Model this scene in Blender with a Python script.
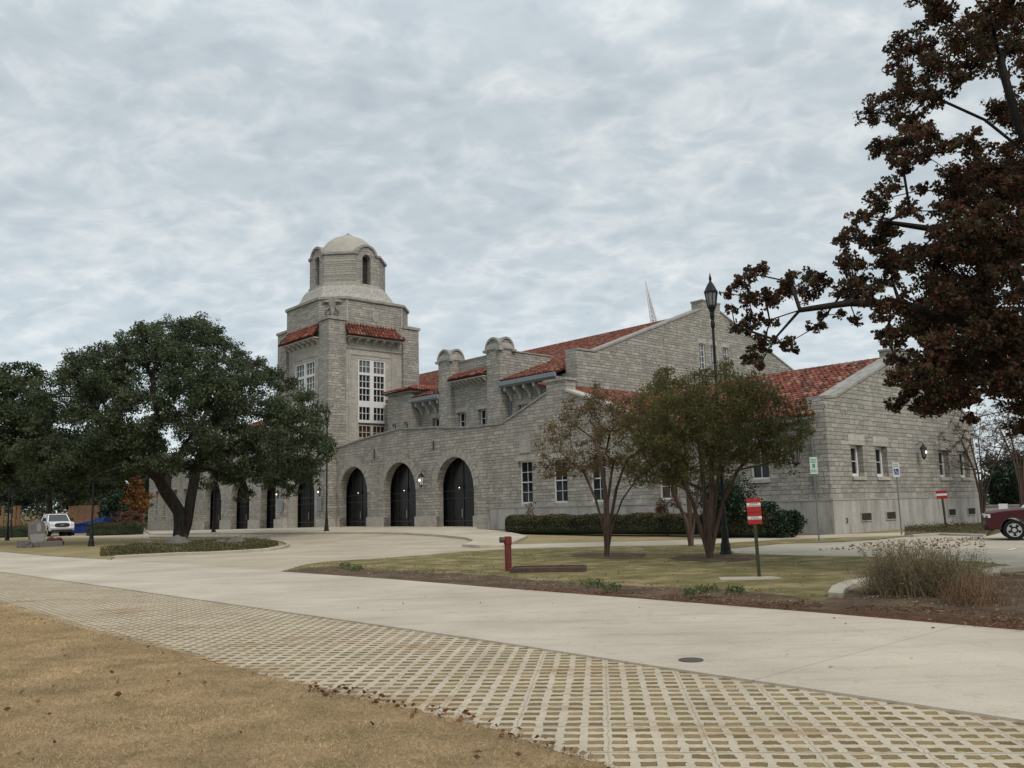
import bpy, bmesh, math, random
import numpy as np
from mathutils import Vector, Matrix
from mathutils.geometry import tessellate_polygon
S = bpy.context.scene
for o in list(bpy.data.objects): bpy.data.objects.remove(o)
RNG = np.random.default_rng(7); random.seed(7)

# ------------------------------------------------------------------ camera
F = 872.0; CX, CY = 512.0, 384.0; EYE = 1.6
_v1 = np.array([1510-CX, 483.3-CY, F]); _v1 /= np.linalg.norm(_v1)
_v2 = np.array([-265-CX, 526.4-CY, F]); _v2 /= np.linalg.norm(_v2)
_up = np.cross(_v1, _v2); _up /= np.linalg.norm(_up)
if _up[1] > 0: _up = -_up
_fh = np.array([0, 0, 1.0]) - _up*_up[2]; _fh /= np.linalg.norm(_fh)
_rt = np.cross(_fh, _up)
if _rt[0] < 0: _rt = -_rt
M = np.array([_rt, _fh, _up])
cam = bpy.data.cameras.new('camera'); co = bpy.data.objects.new('camera', cam); S.collection.objects.link(co)
cam.sensor_width = 36; cam.lens = F/1024*36; cam.clip_end = 3000; cam.clip_start = .05
r_, u_, b_ = M[:, 0], -M[:, 1], -M[:, 2]
co.matrix_world = Matrix(((r_[0], u_[0], b_[0], 0), (r_[1], u_[1], b_[1], 0), (r_[2], u_[2], b_[2], EYE), (0, 0, 0, 1)))
S.camera = co
S.render.resolution_x = 1024; S.render.resolution_y = 768

# ------------------------------------------------------------------ light
SUN_AZ = math.radians(-62)      # direction the light comes from, measured from +X
SUN_EL = math.radians(44)
S.view_settings.view_transform = 'Standard'; S.view_settings.look = 'None'
S.view_settings.gamma = 1; S.view_settings.exposure = 0.14
W = bpy.data.worlds.new('World'); S.world = W; W.use_nodes = True
nt = W.node_tree; nt.nodes.clear()
def wn(t, **k):
    n = nt.nodes.new(t)
    for a, b in k.items(): setattr(n, a, b)
    return n
def wl(a, b): nt.links.new(a, b)
out = wn('ShaderNodeOutputWorld'); mix = wn('ShaderNodeMixShader')
sky = wn('ShaderNodeTexSky', sky_type='NISHITA', sun_disc=False)
sky.sun_elevation = SUN_EL; sky.sun_rotation = math.pi/2 - SUN_AZ
bg1 = wn('ShaderNodeBackground'); bg1.inputs[1].default_value = .10
wl(sky.outputs[0], bg1.inputs[0])
bg2 = wn('ShaderNodeBackground')
tc = wn('ShaderNodeTexCoord'); sep = wn('ShaderNodeSeparateXYZ'); wl(tc.outputs['Generated'], sep.inputs[0])
def wm(op, a, b=None, clamp=False):
    n = wn('ShaderNodeMath', operation=op, use_clamp=clamp)
    for i, v in enumerate((a, b)):
        if v is None: continue
        if isinstance(v, (int, float)): n.inputs[i].default_value = v
        else: wl(v, n.inputs[i])
    return n.outputs[0]
zz = wm('MAXIMUM', sep.outputs[2], 0.0); den = wm('ADD', zz, 0.34)
comb = wn('ShaderNodeCombineXYZ'); wl(wm('DIVIDE', sep.outputs[0], den), comb.inputs[0]); wl(wm('DIVIDE', sep.outputs[1], den), comb.inputs[1])
mp = wn('ShaderNodeMapping'); mp.inputs['Rotation'].default_value = (0, 0, math.radians(25)); mp.inputs['Scale'].default_value = (2.1, 2.7, 1)
wl(comb.outputs[0], mp.inputs[0])
def wnoise(scale, det, rough, dist, off=0):
    m2 = wn('ShaderNodeVectorMath', operation='ADD'); m2.inputs[1].default_value = (off, off*1.7, off*.3); wl(mp.outputs[0], m2.inputs[0])
    n = wn('ShaderNodeTexNoise'); n.inputs['Scale'].default_value = scale; n.inputs['Detail'].default_value = det
    n.inputs['Roughness'].default_value = rough; n.inputs['Distortion'].default_value = dist
    wl(m2.outputs[0], n.inputs['Vector']); return n.outputs[0]
n1 = wnoise(.8, 6, .55, .2, 3.1)       # broad
n2 = wnoise(4.4, 7, .56, .35, 9.3)     # puffs
n3 = wnoise(3.4, 5, .55, .5, 21.7)
rid = wm('SUBTRACT', 1.0, wm('MULTIPLY', wm('ABSOLUTE', wm('SUBTRACT', n3, .5)), 9.0), clamp=True)   # bright seams between the puffs
rid = wm('MULTIPLY', rid, wm('MULTIPLY', n2, 1.2))
wv = wn('ShaderNodeTexNoise'); wv.inputs['Scale'].default_value = 3.2; wv.inputs['Detail'].default_value = 6; wl(mp.outputs[0], wv.inputs['Vector'])
wmx = wn('ShaderNodeMix', data_type='RGBA'); wmx.inputs[0].default_value = .30; wl(mp.outputs[0], wmx.inputs[6]); wl(wv.outputs[1], wmx.inputs[7])
vo = wn('ShaderNodeTexVoronoi', feature='SMOOTH_F1'); vo.inputs['Scale'].default_value = 9.5; vo.inputs['Smoothness'].default_value = .6; wl(wmx.outputs[2], vo.inputs['Vector'])
n4 = wnoise(9, 6, .65, .2, 40.)
val = wm('ADD', wm('ADD', wm('MULTIPLY', n1, .34), wm('MULTIPLY', n2, .32)), wm('MULTIPLY', rid, .20))
val = wm('ADD', val, wm('MULTIPLY', vo.outputs[0], .26)); val = wm('ADD', val, wm('MULTIPLY', n4, .16))
ramp = wn('ShaderNodeValToRGB'); wl(val, ramp.inputs[0])
e = ramp.color_ramp.elements
e[0].position = .38; e[0].color = (.455, .515, .555, 1)
e[1].position = .86; e[1].color = (.76, .785, .785, 1)
m_ = e.new(.58); m_.color = (.545, .605, .635, 1)
wl(ramp.outputs[0], bg2.inputs[0])
# overcast sky: brighter overhead than at the horizon, brighter in the direction of the hidden sun
mr = wn('ShaderNodeMapRange'); mr.inputs[1].default_value = .45; mr.inputs[2].default_value = 1.0; mr.inputs[3].default_value = 1.0; mr.inputs[4].default_value = 1.9
wl(sep.outputs[2], mr.inputs[0])
hz = wn('ShaderNodeMapRange'); hz.inputs[1].default_value = 0; hz.inputs[2].default_value = .30; hz.inputs[3].default_value = 1.22; hz.inputs[4].default_value = 1.0
wl(sep.outputs[2], hz.inputs[0])
wl(wm('MULTIPLY', mr.outputs[0], hz.outputs[0]), bg2.inputs[1])
mix.inputs[0].default_value = .90
wl(bg1.outputs[0], mix.inputs[1]); wl(bg2.outputs[0], mix.inputs[2]); wl(mix.outputs[0], out.inputs[0])
sun = bpy.data.lights.new('sun', 'SUN'); so = bpy.data.objects.new('sun', sun); S.collection.objects.link(so)
sun.energy = 1.6; sun.angle = math.radians(24); sun.color = (1, .89, .79)
sd = Vector((math.cos(SUN_AZ)*math.cos(SUN_EL), math.sin(SUN_AZ)*math.cos(SUN_EL), math.sin(SUN_EL)))
so.rotation_euler = sd.to_track_quat('Z', 'Y').to_euler(); so.location = (0, 0, 60)

# ------------------------------------------------------------------ coordinates
AZ = math.atan2(.66267856, .74890395)
U1 = np.array([math.cos(AZ), math.sin(AZ), 0]); U2 = np.array([-U1[1], U1[0], 0])
C0 = np.array([14.714793, 40.909290, 0])
GB = [(-200, 0), (10, 0), (28, .22), (45, .22), (60, .03), (75, -.15), (90, -.29), (140, -.35), (900, -.35)]
GA = [(-14, 0.), (-6, 1.)]      # the rise fades out towards the road
def gz(x, y):
    b = (x-C0[0])*U2[0] + (y-C0[1])*U2[1]; a = (x-C0[0])*U1[0] + (y-C0[1])*U1[1]
    v = np.interp(b, [p[0] for p in GB], [p[1] for p in GB])*np.interp(a, [p[0] for p in GA], [p[1] for p in GA])
    return v if isinstance(v, np.ndarray) and v.ndim else float(v)
def ray(x, y): return M @ np.array([x-CX, y-CY, F])
def G(x, y, h=0.0):            # ground point seen at this pixel (terrain height + h)
    r = ray(x, y); z = 0.
    for _ in range(12):
        t = (z+h-EYE)/r[2]; P = np.array([0, 0, EYE])+r*t; z = gz(P[0], P[1])
    return P
def at_dist(x, y, d):          # point seen at this pixel, d metres away horizontally
    r = ray(x, y); return np.array([0, 0, EYE]) + r*(d/math.hypot(r[0], r[1]))
def loc(a, b, z=0): return C0 + a*U1 + b*U2 + np.array([0, 0, z])

# ------------------------------------------------------------------ materials
MATS = {}
class NB:
    def __init__(s, name, rough=.85, spec=.3):
        s.m = bpy.data.materials.new(name); s.m.use_nodes = True; s.t = s.m.node_tree; s.t.nodes.clear()
        s.o = s.n('ShaderNodeOutputMaterial'); s.b = s.n('ShaderNodeBsdfPrincipled'); s.l(s.b.outputs[0], s.o.inputs[0])
        s.b.inputs['Roughness'].default_value = rough; s.b.inputs['Specular IOR Level'].default_value = spec
        s.tc = s.n('ShaderNodeTexCoord'); s.obj = s.tc.outputs['Object']
    def n(s, t, **k):
        n = s.t.nodes.new(t)
        for a, b in k.items(): setattr(n, a, b)
        return n
    def l(s, a, b): s.t.links.new(a, b)
    def put(s, v, i):
        if isinstance(v, (int, float)): i.default_value = v
        elif isinstance(v, tuple): i.default_value = v if len(v) == len(i.default_value) else (*v, 1)
        else: s.l(v, i)
    def math(s, op, a, b=None, c=None, clamp=False):
        n = s.n('ShaderNodeMath', operation=op, use_clamp=clamp)
        for i, v in enumerate((a, b, c)):
            if v is not None: s.put(v, n.inputs[i])
        return n.outputs[0]
    def noise(s, scale, det=4, rough=.55, vec=None, dist=0, sc=None):
        n = s.n('ShaderNodeTexNoise'); n.inputs['Scale'].default_value = scale; n.inputs['Detail'].default_value = det
        n.inputs['Roughness'].default_value = rough; n.inputs['Distortion'].default_value = dist
        v = vec or s.obj
        if sc:
            m = s.n('ShaderNodeMapping'); m.inputs['Scale'].default_value = sc; s.l(v, m.inputs[0]); v = m.outputs[0]
        s.l(v, n.inputs['Vector']); return n.outputs[0]
    def ramp(s, v, *st):
        n = s.n('ShaderNodeValToRGB'); s.l(v, n.inputs[0]); e = n.color_ramp.elements
        while len(e) < len(st): e.new(.5)
        for i, (p, c) in enumerate(st):
            e[i].position = p; e[i].color = (*c, 1) if not isinstance(c, (int, float)) else (c, c, c, 1)
        return n.outputs[0]
    def mixc(s, f, a, b, mode='MIX'):
        n = s.n('ShaderNodeMix', data_type='RGBA', blend_type=mode)
        s.put(f, n.inputs[0]); s.put(a, n.inputs[6]); s.put(b, n.inputs[7]); return n.outputs[2]
    def bump(s, h, strength=.5, dist=.02, nrm=None):
        n = s.n('ShaderNodeBump'); n.inputs['Strength'].default_value = strength; n.inputs['Distance'].default_value = dist
        s.l(h, n.inputs['Height']); 
        if nrm: s.l(nrm, n.inputs['Normal'])
        s.l(n.outputs[0], s.b.inputs['Normal']); return n.outputs[0]
    def col(s, c): s.put(c, s.b.inputs['Base Color'])
def reg(k, nb): MATS[k] = nb.m; return nb.m

def stone(key, c1, c2, c3, mortar, w=.62, h=.21, bumpd=.03):
    nb = NB(key, .92, .15)
    sp = nb.n('ShaderNodeSeparateXYZ'); nb.l(nb.obj, sp.inputs[0])
    x = nb.math('ADD', sp.outputs[0], sp.outputs[1])
    wz = nb.math('MULTIPLY', nb.math('SINE', nb.math('MULTIPLY', sp.outputs[2], 5.3)), .035)
    z = nb.math('ADD', sp.outputs[2], wz)
    row = nb.math('FLOOR', nb.math('DIVIDE', z, h))
    wn_ = nb.n('ShaderNodeTexWhiteNoise', noise_dimensions='1D'); nb.l(row, wn_.inputs['W'])
    xs = nb.math('MULTIPLY', x, nb.math('ADD', .72, nb.math('MULTIPLY', wn_.outputs[0], .75)))
    xs = nb.math('ADD', xs, nb.math('MULTIPLY', wn_.outputs[0], 17.3))
    jit = nb.noise(9, 2, .5)
    xs = nb.math('ADD', xs, nb.math('MULTIPLY', jit, .03))
    zj = nb.math('ADD', z, nb.math('MULTIPLY', nb.noise(6, 3, .6), .018))
    cb = nb.n('ShaderNodeCombineXYZ'); nb.l(xs, cb.inputs[0]); nb.l(zj, cb.inputs[1])
    br = nb.n('ShaderNodeTexBrick'); nb.l(cb.outputs[0], br.inputs['Vector'])
    br.inputs['Scale'].default_value = 1; br.inputs['Brick Width'].default_value = w; br.inputs['Row Height'].default_value = h
    br.inputs['Mortar Size'].default_value = .013; br.inputs['Mortar Smooth'].default_value = .35; br.inputs['Bias'].default_value = -.1
    br.inputs['Color1'].default_value = (0, 0, 0, 1); br.inputs['Color2'].default_value = (1, 1, 1, 1); br.inputs['Mortar'].default_value = (.5, .5, .5, 1)
    bw = nb.n('ShaderNodeRGBToBW'); nb.l(br.outputs[0], bw.inputs[0])
    big = nb.noise(.55, 5, .6); fine = nb.noise(26, 5, .7)
    base = nb.ramp(bw.outputs[0], (0, c1), (.5, c2), (1, c3))
    bed = nb.noise(2.2, 6, .7, sc=(1.6, 1.6, 9)); base = nb.mixc(.9, base, nb.ramp(bed, (.32, (.52, .52, .52)), (.48, (.98, .98, .98)), (.68, (1.27, 1.26, 1.23))), 'MULTIPLY')
    base = nb.mixc(.55, base, nb.ramp(big, (.3, (.72, .72, .74)), (.7, (1.12, 1.1, 1.06))), 'MULTIPLY')
    base = nb.mixc(.6, base, nb.ramp(fine, (.3, .62), (.7, 1.18)), 'MULTIPLY')
    # streaky weather stains running down the stone
    st = nb.noise(1.0, 6, .65, sc=(1.7, 1.7, .28)); base = nb.mixc(nb.ramp(st, (.52, 0.), (.75, .55)), base, nb.mixc(1., base, (.55, .55, .56), 'MULTIPLY'))
    nb.col(nb.mixc(br.outputs['Fac'], base, mortar))
    hgt = nb.math('SUBTRACT', nb.math('ADD', nb.math('ADD', nb.math('MULTIPLY', nb.noise(7, 5, .65), .8), nb.math('MULTIPLY', bed, 1.2)), nb.math('MULTIPLY', bw.outputs[0], .5)), nb.math('MULTIPLY', br.outputs['Fac'], 1.1))
    nb.bump(hgt, 1.0, bumpd)
    return reg(key, nb)
stone('rock_stone', (.335, .322, .288), (.405, .388, .342), (.495, .472, .415), (.165, .158, .142), bumpd=.06)
stone('cut_stone', (.385, .368, .325), (.425, .405, .36), (.47, .445, .39), (.29, .275, .245), w=1.3, h=.55, bumpd=.006)
MATS['arch_stone'] = None
def plain(key, c, rough=.8, spec=.3, var=.2, scale=3, metal=0, bump=0, bscale=30, det=5):
    nb = NB(key, rough, spec); n = nb.noise(scale, det, .6)
    nb.col(nb.mixc(1., c, nb.ramp(n, (.25, 1-var), (.75, 1+var)), 'MULTIPLY')); nb.b.inputs['Metallic'].default_value = metal
    if bump: nb.bump(nb.noise(bscale, 5, .6), .6, bump)
    return reg(key, nb)
def founda(key):
    nb = NB(key, .9, .15); st = nb.noise(1.2, 7, .65, sc=(1.5, 1.5, .35)); f = nb.noise(12, 6, .7)
    c = nb.ramp(st, (.3, (.22, .215, .19)), (.5, (.35, .34, .31)), (.75, (.45, .435, .39)))
    nb.col(nb.mixc(.5, c, nb.ramp(f, (.3, .7), (.7, 1.2)), 'MULTIPLY')); nb.bump(f, .5, .012); return reg(key, nb)
founda('foundation_concrete')
plain('arch_stone', (.335, .32, .285), .92, .15, .4, 5, bump=.03, bscale=9)
plain('coping', (.27, .26, .235), .9, .2, .35, 2.2, bump=.01)
plain('white_trim', (.62, .62, .60), .55, .3, .08, 5)
plain('cream_trim', (.40, .39, .35), .7, .3, .15, 5)
plain('gutter', (.20, .22, .24), .6, .4, .15, 4)
plain('dome_stucco', (.35, .33, .28), .9, .15, .13, 1.5, bump=.008)
plain('dark_frame', (.018, .018, .018), .45, .5, .2, 8)
plain('black_iron', (.009, .010, .010), .5, .3, .25, 14)
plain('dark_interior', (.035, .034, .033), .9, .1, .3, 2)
plain('galvanised', (.17, .18, .18), .5, .4, .2, 9, metal=.3)
plain('wood_fence', (.15, .09, .055), .85, .2, .35, 2)
plain('roof_under', (.07, .028, .02), .95, .1, .3, 4)
plain('spire_white', (.62, .63, .64), .5, .3, .05, 3)
def glass(key, c, rough=.08, spec=.5):
    nb = NB(key, rough, spec); n = nb.noise(1.3, 3, .5)
    nb.col(nb.mixc(1., c, nb.ramp(n, (.3, .5), (.7, 1.5)), 'MULTIPLY'))
    nb.bump(nb.noise(2.0, 2, .5), .08, .05); return reg(key, nb)
glass('window_glass', (.014, .016, .018), .12, .28); glass('curtained_glass', (.09, .10, .105), .12, .3); glass('brown_reflect_glass', (.055, .025, .016), .2, .4)  # the brown one has a brownish reflection put into its base colour
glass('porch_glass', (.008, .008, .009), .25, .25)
def tile():
    nb = NB('clay_tile', .75, .25); g = nb.n('ShaderNodeNewGeometry')
    c = nb.ramp(g.outputs['Random Per Island'], (0, (.075, .032, .024)), (.25, (.155, .044, .028)), (.55, (.23, .066, .040)), (.85, (.29, .11, .072)), (1, (.29, .19, .15)))
    c = nb.mixc(nb.ramp(nb.noise(1.1, 6, .7), (.48, 0.), (.68, .75)), c, (.075, .065, .055))
    c = nb.mixc(.7, c, nb.ramp(nb.noise(18, 4, .7), (.3, .65), (.7, 1.2)), 'MULTIPLY'); nb.col(c); reg('clay_tile', nb)
tile()
def leafm(key, stops, trans=.25, rough=.6):
    nb = NB(key, rough, .25); g = nb.n('ShaderNodeNewGeometry')
    c = nb.ramp(g.outputs['Random Per Island'], *stops)
    c = nb.mixc(.75, c, nb.ramp(nb.noise(.9, 3, .6), (.35, .55), (.65, 1.45)), 'MULTIPLY')
    nb.col(c)
    tr = nb.n('ShaderNodeBsdfTranslucent'); nb.l(c, tr.inputs[0]); mx = nb.n('ShaderNodeMixShader'); mx.inputs[0].default_value = trans
    nb.l(nb.b.outputs[0], mx.inputs[1]); nb.l(tr.outputs[0], mx.inputs[2]); nb.l(mx.outputs[0], nb.o.inputs[0]); return reg(key, nb)
leafm('leaf_live_oak', [(0, (.028, .044, .021)), (.5, (.056, .080, .037)), (.85, (.085, .108, .050)), (1, (.12, .12, .07))], .28)
leafm('leaf_far', [(0, (.014, .026, .014)), (.6, (.026, .044, .022)), (1, (.05, .06, .03))], .2)
leafm('leaf_red_oak', [(0, (.045, .022, .015)), (.3, (.10, .036, .022)), (.52, (.14, .055, .030)), (.66, (.070, .060, .028)), (1, (.055, .072, .030))], .36)
leafm('leaf_myrtle', [(0, (.06, .074, .024)), (.45, (.105, .118, .038)), (.78, (.15, .135, .045)), (1, (.18, .09, .038))], .38)
leafm('leaf_myrtle_red', [(0, (.09, .078, .036)), (.35, (.14, .108, .045)), (.65, (.18, .092, .046)), (1, (.11, .115, .042))], .38)
leafm('leaf_hedge', [(0, (.024, .030, .014)), (.45, (.055, .060, .026)), (.8, (.10, .088, .040)), (1, (.15, .10, .06))], .2)
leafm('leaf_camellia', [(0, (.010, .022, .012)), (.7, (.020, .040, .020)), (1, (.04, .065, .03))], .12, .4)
leafm('leaf_nandina', [(0, (.07, .03, .022)), (.5, (.12, .045, .035)), (1, (.10, .075, .03))], .25)
leafm('leaf_orange', [(0, (.12, .045, .015)), (.5, (.20, .085, .025)), (1, (.24, .14, .04))], .3)
leafm('leaf_ground', [(0, (.045, .058, .026)), (.5, (.085, .09, .035)), (.8, (.15, .12, .05)), (1, (.12, .07, .04))], .25)
leafm('twig_dry', [(0, (.13, .095, .060)), (.4, (.21, .165, .10)), (.75, (.15, .14, .07)), (1, (.29, .21, .12))], .15)
leafm('fallen', [(0, (.085, .035, .018)), (.4, (.17, .075, .035)), (.75, (.25, .14, .07)), (1, (.42, .33, .22))], .1)
leafm('needles', [(0, (.09, .045, .027)), (.5, (.17, .085, .048)), (1, (.27, .16, .09))], .1)
leafm('blade_dry', [(0, (.25, .155, .08)), (.4, (.43, .305, .16)), (.75, (.58, .44, .265)), (1, (.21, .18, .085))], .2)
leafm('blade_green', [(0, (.09, .10, .035)), (.4, (.17, .165, .06)), (.7, (.30, .25, .12)), (1, (.42, .34, .19))], .2)
leafm('weed_green', [(0, (.04, .07, .025)), (.6, (.07, .11, .035)), (1, (.12, .14, .05))], .25)
def bark(key, c1, c2, stretch=.18):
    nb = NB(key, .95, .1); n = nb.noise(7, 6, .7, sc=(1, 1, stretch)); nb.col(nb.ramp(n, (.3, c1), (.7, c2))); nb.bump(n, 1, .04); return reg(key, nb)
bark('bark_oak', (.022, .019, .016), (.075, .066, .055)); bark('bark_red_oak', (.014, .012, .011), (.045, .04, .036))
bark('bark_myrtle', (.05, .030, .022), (.17, .12, .095), .1); bark('bark_bare', (.07, .045, .036), (.15, .11, .09), .1)
def groundm(key, dry, mid, green, soil, gscale=.35, bump=.03):
    nb = NB(key, .97, .08); n = nb.noise(gscale, 6, .62); f = nb.noise(38, 6, .75); m = nb.noise(4.5, 6, .7)
    c = nb.ramp(n, (.33, green), (.5, mid), (.64, dry))
    c = nb.mixc(nb.ramp(m, (.56, 0.), (.75, .8)), c, soil)
    c = nb.mixc(.85, c, nb.ramp(f, (.28, .45), (.5, .95), (.72, 1.4)), 'MULTIPLY'); nb.col(c); nb.bump(f, 1, bump); return reg(key, nb)
groundm('dry_lawn', (.45, .32, .18), (.36, .255, .14), (.26, .20, .10), (.21, .135, .07), 2.2)
groundm('green_lawn', (.33, .265, .145), (.205, .175, .08), (.12, .12, .048), (.17, .115, .07), 1.1)
groundm('tan_lawn', (.34, .27, .155), (.29, .24, .13), (.21, .185, .08), (.19, .13, .08), .5)
groundm('mulch', (.21, .155, .10), (.15, .105, .075), (.10, .075, .058), (.20, .10, .055), 1.3, .05)
groundm('pine_straw', (.17, .09, .052), (.13, .07, .045), (.10, .065, .045), (.09, .055, .035), 2.5, .05)
groundm('field', (.13, .12, .07), (.10, .105, .05), (.07, .08, .035), (.12, .09, .055), .05)
def concrete(key, c, joint=None, tint=(.8, .74, .62), rough=.9, jw=.012, rot=0.):
    nb = NB(key, rough, .15); a = nb.noise(.35, 6, .6); f = nb.noise(30, 6, .75); g = nb.noise(3.2, 6, .7, sc=(1, 2.6, 1))
    col = nb.mixc(1., c, nb.ramp(a, (.3, (.80, .79, .77)), (.7, (1.12, 1.11, 1.08))), 'MULTIPLY')
    col = nb.mixc(nb.ramp(g, (.52, 0.), (.74, .42)), col, nb.mixc(1., col, tint, 'MULTIPLY'))
    wr = nb.noise(.9, 8, .72, sc=(.35, 2.2, 1)); col = nb.mixc(nb.ramp(wr, (.50, 0.), (.66, .55)), col, nb.mixc(1., col, (.74, .72, .69), 'MULTIPLY'))
    ck = nb.noise(.55, 9, .6); ck = nb.math('SUBTRACT', 1.0, nb.math('MULTIPLY', nb.math('ABSOLUTE', nb.math('SUBTRACT', ck, .5)), 420), clamp=True); col = nb.mixc(nb.math('MULTIPLY', ck, .5), col, (.14, .125, .10))
    spot = nb.noise(1.15, 3, .5); col = nb.mixc(nb.ramp(spot, (.66, 0.), (.78, .45)), col, nb.mixc(1., col, (.68, .67, .65), 'MULTIPLY'))
    col = nb.mixc(.4, col, nb.ramp(f, (.3, .72), (.7, 1.2)), 'MULTIPLY')
    if joint:
        mp_ = nb.n('ShaderNodeMapping'); mp_.inputs['Rotation'].default_value = (0, 0, rot); nb.l(nb.obj, mp_.inputs[0])
        sp = nb.n('ShaderNodeSeparateXYZ'); nb.l(mp_.outputs[0], sp.inputs[0]); js = []
        for i in (0, 1):
            if joint[i]:
                fr = nb.math('FRACT', nb.math('DIVIDE', sp.outputs[i], joint[i])); js.append(nb.math('LESS_THAN', fr, jw/joint[i]))
        j = js[0] if len(js) == 1 else nb.math('MAXIMUM', js[0], js[1])
        col = nb.mixc(nb.math('MULTIPLY', j, .55), col, (.12, .105, .085))
    nb.col(col); nb.bump(nb.math('ADD', f, nb.math('MULTIPLY', g, .6)), .5, .006); return reg(key, nb)
ROADDIR = math.atan2(*(G(1015, 723)-G(300, 614.4))[[1, 0]])
concrete('road_concrete', (.465, .415, .345), (4.6, 0), rot=-ROADDIR)
concrete('drive_concrete', (.41, .355, .28), (4.2, 4.2), rot=-AZ)
concrete('walk_concrete', (.46, .41, .33), (1.8, 0), rot=-AZ)
concrete('lot_concrete', (.40, .365, .30), (4.5, 4.5), rot=-AZ)
concrete('kerb_concrete', (.40, .37, .31))
plain('line_paint', (.62, .61, .57), .8, .2, .25, 6)

# grass-filled grid pavers
def paver_mat(rot, px, py, wx, wy):
    nb = NB('turf_paver', .92, .12)
    mp_ = nb.n('ShaderNodeMapping'); mp_.inputs['Rotation'].default_value = (0, 0, rot); nb.l(nb.obj, mp_.inputs[0])
    sp = nb.n('ShaderNodeSeparateXYZ'); nb.l(mp_.outputs[0], sp.inputs[0])
    jx = nb.math('MULTIPLY', nb.math('SUBTRACT', nb.noise(11, 4, .65), .5), .07)
    jy = nb.math('MULTIPLY', nb.math('SUBTRACT', nb.noise(10, 4, .65, sc=(1, 1.3, 2)), .5), .065)
    X = nb.math('ADD', sp.outputs[0], jx); Y = nb.math('ADD', sp.outputs[1], jy)
    ux = nb.math('DIVIDE', X, px); uy = nb.math('DIVIDE', Y, py)
    dx = nb.math('ABSOLUTE', nb.math('SUBTRACT', nb.math('FRACT', ux), .5)); dy = nb.math('ABSOLUTE', nb.math('SUBTRACT', nb.math('FRACT', uy), .5))
    mx_ = nb.math('SMOOTH_MIN', nb.math('SUBTRACT', wx/px/2, dx), nb.math('MULTIPLY', nb.math('SUBTRACT', wy/py/2, dy), py/px), .04)
    hole = nb.math('MULTIPLY', nb.math('ADD', mx_, .012), 30, clamp=True)
    # cell to cell difference: some cells are silted level, some open
    cid = nb.n('ShaderNodeCombineXYZ'); nb.l(nb.math('FLOOR', ux), cid.inputs[0]); nb.l(nb.math('FLOOR', uy), cid.inputs[1])
    wnz = nb.n('ShaderNodeTexWhiteNoise', noise_dimensions='2D'); nb.l(cid.outputs[0], wnz.inputs['Vector'])
    fill = nb.mixc(nb.noise(30, 5, .7), (.13, .095, .052), (.33, .245, .13)); fill = nb.mixc(1., fill, nb.ramp(wnz.outputs[0], (0, (.66, .65, .62)), (1, (1.2, 1.15, 1.05))), 'MULTIPLY')
    fill = nb.mixc(nb.ramp(nb.noise(.8, 4, .6), (.5, 0.), (.62, .6)), fill, nb.mixc(1., fill, (.75, .9, .55), 'MULTIPLY'))
    con = nb.mixc(1., (.46, .405, .315), nb.ramp(nb.noise(.9, 6, .65), (.3, (.84, .82, .78)), (.7, (1.12, 1.1, 1.08))), 'MULTIPLY')
    con = nb.mixc(.5, con, nb.ramp(nb.noise(40, 6, .7), (.3, .7), (.7, 1.2)), 'MULTIPLY')
    # paver block joints every 4 x 2 cells
    j1 = nb.math('LESS_THAN', nb.math('FRACT', nb.math('DIVIDE', ux, 4)), .012); j2 = nb.math('LESS_THAN', nb.math('FRACT', nb.math('DIVIDE', uy, 4)), .03)
    con = nb.mixc(nb.math('MULTIPLY', nb.math('MAXIMUM', j1, j2), .6), con, (.17, .14, .10))
    silt = nb.ramp(nb.noise(.55, 8, .75, sc=(1, 1.6, 1)), (.54, 0.), (.66, .9)); con = nb.mixc(silt, con, (.30, .20, .115))
    nb.col(nb.mixc(hole, con, fill))
    h = nb.math('SUBTRACT', nb.math('MULTIPLY', nb.noise(40, 4, .7), .25), hole)
    nb.bump(h, 1, .03); return reg('turf_paver', nb)

def carpaint(key, c):
    nb = NB(key, .32, .35); nb.b.inputs['Coat Weight'].default_value = .15; nb.b.inputs['Coat Roughness'].default_value = .06
    nb.col(nb.mixc(1., c, nb.ramp(nb.noise(2, 3, .5), (.3, .92), (.7, 1.08)), 'MULTIPLY')); return reg(key, nb)
carpaint('paint_maroon', (.055, .005, .010)); carpaint('paint_white', (.72, .73, .74))
plain('tyre', (.014, .014, .014), .85, .2, .2, 20); plain('alloy', (.50, .50, .50), .3, .5, .1, 9, metal=.6); plain('black_plastic', (.02, .02, .021), .6, .4, .2, 12)
plain('headlamp', (.55, .56, .56), .15, .6, .2, 9); plain('car_glass', (.03, .036, .04), .06, .6, .2, 2)
plain('red_sign', (.32, .016, .013), .5, .4, .12, 6); plain('white_sign', (.66, .67, .66), .5, .4, .06, 6); plain('dark_ink', (.05, .04, .04), .7, .2, .1, 9)
plain('green_ink', (.10, .26, .17), .6, .3, .1, 9); plain('pale_green', (.52, .66, .57), .5, .4, .08, 6); plain('blue_sign', (.015, .06, .20), .5, .4, .1, 8); plain('green_post', (.035, .04, .018), .7, .3, .35, 8)
plain('red_pipe', (.13, .022, .018), .65, .35, .45, 7, bump=.004); plain('rust_plate', (.075, .045, .036), .85, .3, .35, 6, bump=.006, bscale=12)
plain('blue_tarp', (.008, .035, .16), .6, .4, .35, 2.5); plain('monument_grey', (.15, .145, .14), .85, .2, .2, 6, bump=.01); plain('monument_pale', (.27, .265, .26), .8, .2, .1, 6)
plain('red_rock', (.11, .045, .04), .9, .2, .3, 4, bump=.03, bscale=8); plain('grey_rock', (.12, .11, .10), .95, .2, .35, 3, bump=.04, bscale=6); plain('pale_wall', (.46, .43, .38), .9, .2, .15, 1)
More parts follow.
